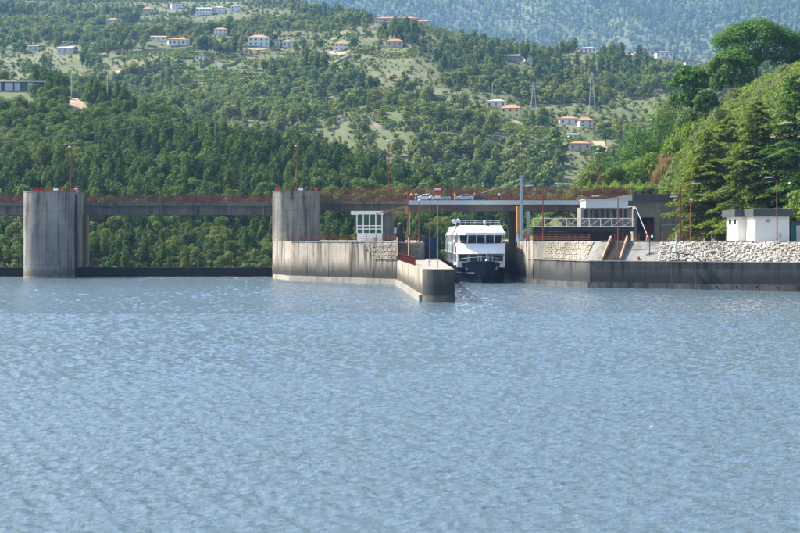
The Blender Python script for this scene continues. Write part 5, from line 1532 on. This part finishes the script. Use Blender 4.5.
rest = np.array([i for i in range(n) if i not in sel])
scatter('near_wood', 'dense green wood covering the spur behind the dam', [proto(p, 'p') for p in NEAR], np.stack([P[rest, 0], P[rest, 1], hz[rest] - .2], 1), scl[rest], RNG.uniform(0, 6.28, len(rest)), ind[rest])

# hillside woods and scrub, far ridge
MID = [broad(21, 9, 8, 240, 1.5, 'leaf_far'), broad(22, 10, 7.5, 240, 1.5, 'leaf_far'), tall(23, 14, 5, 230, 1.4, 'leaf_far'), tall(24, 15, 5.5, 240, 1.4, 'leaf_dark'), bushy(25, 3.5, 4.5, 90, 1.1), bushy(26, 3, 4, 80, 1.0, 'leaf_far'), bushy(27, 3.2, 4.4, 80, 1.1, 'leaf_brown'), broad(28, 7, 6, 180, 1.3, 'leaf_bush'), broad(29, 9, 8, 220, 1.5, 'leaf_dark')]
P = jitter_grid(-25, 825, 600, 2300, 5.6)
pp = pxof(P)
fm = field_mask(P[:, 0], P[:, 1]); hz = H(P[:, 0], P[:, 1])
clump = fbm(P[:, 0] / 60, P[:, 1] / 60, 81); kind = fbm(P[:, 0] / 170, P[:, 1] / 170, 91)
u = RNG.random(len(P))
ryy = np.interp(pp, [-400, 0, 250, 310, 350, 400, 480, 560, 640, 720, 1000], [2300, 2200, 2000, 1760, 1680, 1620, 1510, 1440, 1440, 1420, 1400])
yrr = np.interp(pp, S1_PX, S1_Y)
keep = clear_ok(P) & (P[:, 1] < ryy + 40) & (P[:, 1] > yrr + 30) & (hz > -5) & (u < np.where(fm > .5, .60, np.clip(clump * 3.2 - .55, .45, .98)))
P, pp, fm, hz, clump, kind = [a[keep] for a in (P, pp, fm, hz, clump, kind)]
n = len(P); u = RNG.random(n)
ind = np.where(fm > .5, RNG.choice([4, 5, 6, 7, 5, 4], n), np.where(kind > .53, RNG.choice([2, 3, 2, 0], n), np.where(clump > .5, RNG.choice([0, 1, 8, 1], n), RNG.choice([0, 7, 4, 5, 1, 7], n))))
scl = RNG.uniform(.5, 1.12, n)
scl = np.where(fm > .5, scl * .85, scl); ridge_ = (pp > 365) & (pp < 730) & (P[:, 1] > np.interp(pp, [350, 400, 480, 560, 640, 720], [1680, 1600, 1510, 1440, 1440, 1420]) - 110)
lo_ = low_only(P) | ridge_; ind = np.where(lo_, RNG.choice([4, 5, 4, 6], n), ind); scl = np.where(lo_, scl * .6, scl)
scatter('hillside_wood', 'woods and scrub scattered over the terraced hillside', [proto(p, 'p') for p in MID], np.stack([P[:, 0], P[:, 1], hz - .2], 1), scl, RNG.uniform(0, 6.28, n), ind)
# vine and hedge rows along the terraces
P = []
for (cx, cy, rx, ry_, a) in FIELDS[2:16]:
    y = cy - ry_
    while y < cy + ry_:
        xa, xb = X(cx - rx * .9, y), X(cx + rx * .9, y)
        xs = np.arange(xa, xb, 2.3); P.append(np.stack([xs + RNG.normal(size=len(xs)) * .3, y + 5 * np.sin(xs / 30) + RNG.normal(size=len(xs)) * .4], 1)); y += 7.0
P = np.concatenate(P); P = P[clear_ok(P) & (fbm(P[:, 0] / 35, P[:, 1] / 35, 99) > .42)]
hz = H(P[:, 0], P[:, 1]); n = len(P)
scatter('vine_rows', 'rows of low green vines on the terraces', [proto(bushy(41, 2.0, 2.8, 50, .8, 'leaf_bright'), 'p'), proto(bushy(42, 2.0, 2.6, 50, .8), 'p')], np.stack([P[:, 0], P[:, 1], hz - .2], 1), RNG.uniform(.8, 1.35, n), RNG.uniform(0, 6.28, n), RNG.integers(0, 2, n))
FAR = [broad(31, 12, 10, 110, 2.6, 'leaf_far'), tall(32, 17, 7.5, 110, 2.4, 'leaf_far'), tall(33, 18, 7, 110, 2.4, 'leaf_dark')]
P = jitter_grid(-25, 825, 3500, 6300, 18.0)
hz = H(P[:, 0], P[:, 1]); u = RNG.random(len(P))
dn = fbm(P[:, 0] / 350, P[:, 1] / 350, 95)
keep = (hz > 60) & (u < np.clip(dn * 3 - .2, .5, .98)); P, hz = P[keep], hz[keep]; n = len(P)
scatter('ridge_forest', 'hazy blue forest on the far ridge', [proto(p, 'p') for p in FAR], np.stack([P[:, 0], P[:, 1], hz - .3], 1), RNG.uniform(.9, 1.8, n), RNG.uniform(0, 6.28, n), RNG.integers(0, 3, n))
# trees that stand out near houses
sol = broad(51, 12, 11, 700, 1.1, 'leaf_dark'); sol2 = tall(52, 15, 6, 500, 1.1, 'leaf_dark')
for px, py, hp, pr, lab in ((413, 49, 16, sol, 'big dark round tree right of the pyramid roofed house'), (424, 49, 9, sol, 'smaller dark tree beside the big dark round tree'), (354, 52, 14, sol, 'dark spreading tree right of the white house with orange roof'),
                            (303, 52, 12, sol, 'dark tree between the upper left cluster and the white house'), (320, 52, 12, sol, 'second dark tree nearer the white house with orange roof'), (271, 50, 9, sol2, 'slim dark tree in front of the large salmon roofed house'), (281, 51, 8, sol2, 'slim dark tree before the small white gabled house'),
                            (606, 147, 18, sol, 'dark tree beside the dirt road right of the cream house'), (597, 158, 12, sol, 'dark tree right of the low orange roofed house'), (240, 33, 9, sol, 'dark tree right of the boxy white house'), (46, 88, 26, sol2, 'tall dark tree at the end of the long flat-roofed building')):
    g = ray_ground(px, py, 600); s = hp * g.y / F / (12 if pr is sol else 15)
    tree_obj('dark_tree', pr, (g.x, g.y, g.z - .2), px * .7, s, lab, 'tree')

# right bank trees
def ground(px, Y): x = X(px, Y); return Vector((x, Y, float(H(x, Y)) - .2))
def umb(px, Y, pyt, wpx, chpx, seed, lab):
    g = ground(px, Y); k = Y / F; h = Z(pyt, Y) - g.z
    tree_obj('umbrella_pine', umbrella(seed, h, wpx * k, chpx * k, n=int(wpx * 230), size=.62), g, seed, 1.0, lab, 'tree')
umb(756, 440, 21, 84, 44, 61, 'largest umbrella pine on top of the right slope')
umb(732, 426, 47, 49, 44, 62, 'rounder umbrella pine below and left of the largest pine')
umb(692, 432, 63, 46, 46, 63, 'lowest and leftmost umbrella pine of the right slope')
umb(810, 442, 26, 54, 46, 64, 'umbrella pine cut by the right edge of the picture')
umb(706, 415, 88, 24, 26, 65, 'small bright green pine below the leftmost umbrella pines')
def ced(px, Y, pyt, wpx, seed, lab, zb=UZ, mat='leaf_cedar'):
    k = Y / F; h = Z(pyt, Y) - zb
    tree_obj('cedar_tree', cedar(seed, h, wpx * k, mat), (X(px, Y), Y, zb - .05), seed, 1.0, lab, 'tree')
ced(708, 331, 130, 92, 71, 'cedar tree with drooping boughs left of the white hut, before the abutment')
ced(757, 322, 100, 110, 72, 'tall broad cedar tree rising directly behind the white hut')
ced(795, 318, 72, 116, 73, 'tallest cedar tree at the right edge behind the hut', mat='leaf_pine')
ced(728, 340, 118, 84, 74, 'cedar tree between the abutment cedar and the tall broad cedar', zb=float(H(X(728, 340), 340)))
y_t = broad(81, 9, 7, 1600, .5, 'leaf_bright')
tree_obj('broadleaf_tree', y_t, (X(806, 300), 300, UZ), 1, 1.15, 'yellow-green leafy tree at the right edge above the service cabinet', 'tree')
for i, (px, Y, pyt, wpx, mt, lab) in enumerate((
        (588, 428, 170, 32, 'leaf_bush', 'lowest rounded tree at the left foot of the right slope'), (603, 432, 156, 38, 'leaf_pine', 'rounded tree second from the left foot of the right slope'),
        (622, 440, 144, 44, 'leaf_pine', 'rounded tree third from the left foot of the right slope'), (642, 440, 128, 46, 'leaf_pine', 'tall rounded tree left of the dry brush'),
        (658, 444, 112, 42, 'leaf_pine', 'rounded tree just below the leftmost umbrella pine'), (632, 422, 162, 32, 'leaf_bright', 'small rounded tree above the yellow-green shrubs'),
        (672, 452, 96, 42, 'leaf_olive', 'olive rounded tree behind the slope shrubs'), (650, 424, 152, 30, 'leaf_bright', 'light green rounded tree beside the dry brush'), (612, 420, 168, 28, 'leaf_bush', 'small light green tree at the left end of the yellow-green hedge'))):
    g = ground(px, Y); g.z = max(g.z, 5.0); h = Z(pyt, Y) - g.z
    pr = broad(90 + i, h, wpx * Y / F, 2300, .55, mt, 12)
    tree_obj('rounded_tree', pr, g, i, 1.0, lab, 'tree')
def tuft(seed, h, n, mat):
    r_ = np.random.default_rng(seed); q = []
    a = r_.uniform(0, 6.28, n); rr_ = r_.uniform(0, .9, n); x = np.cos(a) * rr_; y = np.sin(a) * rr_
    l = h * r_.uniform(.5, 1.1, n); lx, ly = r_.normal(size=n) * .35, r_.normal(size=n) * .35; w = .09 if h < 3 else .05
    b = r_.uniform(0, 6.28, n); cb, sb = np.cos(b) * w, np.sin(b) * w
    z0 = np.full(n, -.1)
    q = np.stack([np.stack([x - cb, y - sb, z0], 1), np.stack([x + cb, y + sb, z0], 1), np.stack([x + lx + cb * .5, y + ly + sb * .5, l], 1), np.stack([x + lx - cb * .5, y + ly - sb * .5, l], 1)], 1)
    return quads_mesh('tuft', q, mat)
# shrubs
SH = {'y': bushy(101, 3.0, 4.2, 700, .34, 'leaf_yellow'), 'g': bushy(102, 3.4, 4.4, 700, .36, 'leaf_bright'), 'o': bushy(103, 3.4, 4.2, 700, .36, 'leaf_olive'), 'd': (tuft(104, 4.2, 900, M['leaf_dry']), trunk_mesh('trunk_mesh', .6, .05, [], 4)), 'b': bushy(105, 3, 4.2, 600, .36, 'leaf_brown'), 'k': bushy(106, 3.4, 4.2, 700, .36, 'leaf_dark')}
def shrub(k, px, Y, pyt, wpx, lab, grp=None, zb=None):
    g = ground(px, Y)
    if zb is not None: g.z = zb
    base = {'d': 4.2, 'g': 3.4, 'o': 3.4, 'k': 3.4}.get(k, 3.0); bw = {'d': 2.0, 'g': 4.4}.get(k, 4.2)
    h = Z(pyt, Y) - g.z
    o = tree_obj({'y': 'yellow_shrub', 'd': 'dry_shrub'}.get(k, 'shrub'), SH[k], g, px * .37, max(.5, h / base), lab, 'shrub', grp, 'foliage', 'stem', sx=wpx * Y / F / bw)
for i, px in enumerate(range(590, 654, 5)):
    shrub('y', px, 401.5 + (i % 3) * 2.2, 179.5 + (i * 7 % 5) * 1.3, 10 + (i % 3) * 2, 'bright yellow-green shrub in the hedge above the control house', 'yellow-green shrubs above the control house')
for px, Yc, pyt, wp in ((662, 403, 166, 11), (668, 405, 159, 12), (674, 407, 154, 12), (680, 405, 161, 11), (686, 408, 151, 12), (671, 411, 147, 12), (679, 412, 143, 11), (657, 404, 172, 10), (690, 405, 158, 11), (665, 409, 155, 11)):
    shrub('d', px, Yc, pyt, wp, 'clump of dry pinkish canes on the bank above the abutment', 'dry canes above the abutment')
shrub('g', 672, 408, 128, 26, 'bright green shrub on the slope above the dry brush')
shrub('g', 690, 405, 118, 26, 'bright green shrub on the slope right of the dry brush')
shrub('g', 683, 420, 108, 20, 'small bright shrub under the leftmost umbrella pine')
shrub('o', 737, 402, 86, 18, 'grey-green round bush standing on the grassy slope')
shrub('o', 785, 395, 62, 30, 'olive bush near the top right of the grassy slope')
shrub('k', 690, 425, 103, 26, 'dark bush at the foot of the umbrella pines')
shrub('g', 748, 380, 108, 30, 'green bush among the grass left of the tall cedar')
shrub('o', 722, 388, 105, 24, 'olive bush in the middle of the grassy slope')
shrub('o', 700, 392, 130, 24, 'olive bush low on the grassy slope')
rng = np.random.default_rng(12)
# grass and scrub mass on the right slope
P = []
while len(P) < 8000:
    y = rng.uniform(345, 450); x = rng.uniform(58, 140)
    P.append((x, y))
P = np.array(P); xt = np.interp(P[:, 1], [200, 260, 275, 300, 340, 395, 430, 470], [260, 170, 140, 97, 66, 58, 57, 62])
P = P[(P[:, 0] > xt + .5)]; hz = H(P[:, 0], P[:, 1])
def proto1(me): return bpy.data.objects.new('p', me)
n = len(P); ind = np.where(fbm(P[:, 0] / 7, P[:, 1] / 7, 7) > .40, 2, rng.integers(0, 2, n)); ind = np.where((ind == 2) & (rng.random(n) < .5), 3, ind)
scatter('slope_grass', 'tall dry grass and scrub covering the right slope', [proto1(tuft(1, 1.6, 60, M['grass'])), proto1(tuft(2, 2.0, 60, M['grass'])), proto1(bushy(111, 1.9, 2.2, 160, .32, 'leaf_olive')[0]), proto1(bushy(112, 2.0, 2.3, 160, .32, 'leaf_bright')[0])],
        np.stack([P[:, 0], P[:, 1], hz - .1], 1), rng.uniform(.6, 1.25, n) * np.where(ind > 1, 1.25, 1.0), rng.uniform(0, 6.28, n), ind)
P = np.stack([rng.uniform(34, 80, 900), rng.uniform(398.6, 440, 900)], 1); hz = H(P[:, 0], P[:, 1]); k = hz > 4; P, hz = P[k], hz[k]; n = len(P)
scatter('shelf_scrub', 'mixed green scrub on the bank behind the control house', [proto(p_, 'p') for p_ in (bushy(131, 2.4, 3.2, 380, .34, 'leaf'), bushy(132, 2.2, 3, 380, .34, 'leaf_bright'), bushy(133, 2.2, 3, 380, .34, 'leaf_bush'))], np.stack([P[:, 0], P[:, 1], hz - .2], 1), rng.uniform(.6, 1.2, n), rng.uniform(0, 6.28, n), rng.integers(0, 3, n))
# undergrowth on the downstream bank
P = jitter_grid(-10, 600, 424, 470, 2.6); hz = H(P[:, 0], P[:, 1]); k = hz > -5; P, hz = P[k], hz[k]; n = len(P)
scatter('bank_undergrowth', 'tangled bushes on the bank below the bridge', [proto(p, 'p') for p in (bushy(121, 2.6, 3.4, 420, .38, 'leaf'), bushy(122, 3, 3.4, 420, .38, 'leaf_dark'), bushy(123, 2.2, 3, 380, .36, 'leaf_bush'), bushy(124, 2.2, 3, 320, .36, 'leaf_brown'))],
        np.stack([P[:, 0], P[:, 1], hz - .2], 1), rng.uniform(.6, 1.3, n), rng.uniform(0, 6.28, n), rng.choice([0, 1, 1, 2, 0, 3], n))

# ------------------------------------------------------------------ haze
hb = MB().box(-5600, 5600, -400, 11300, -9.5, 2300)
t = NT('haze_air'); t.n.remove(t.b)
pv = t.n.new('ShaderNodeVolumePrincipled')
pv.inputs['Color'].default_value = (0.30, 0.58, 1.0, 1)
pv.inputs['Density'].default_value = 0.8e-4
pv.inputs['Anisotropy'].default_value = 0.2
t.L(pv.outputs[0], t.n['Material Output'].inputs['Volume'])
hz_o = hb.build('haze', t.m)
tag(hz_o, 'thin blue summer haze in the air over the valley', kind='stuff')
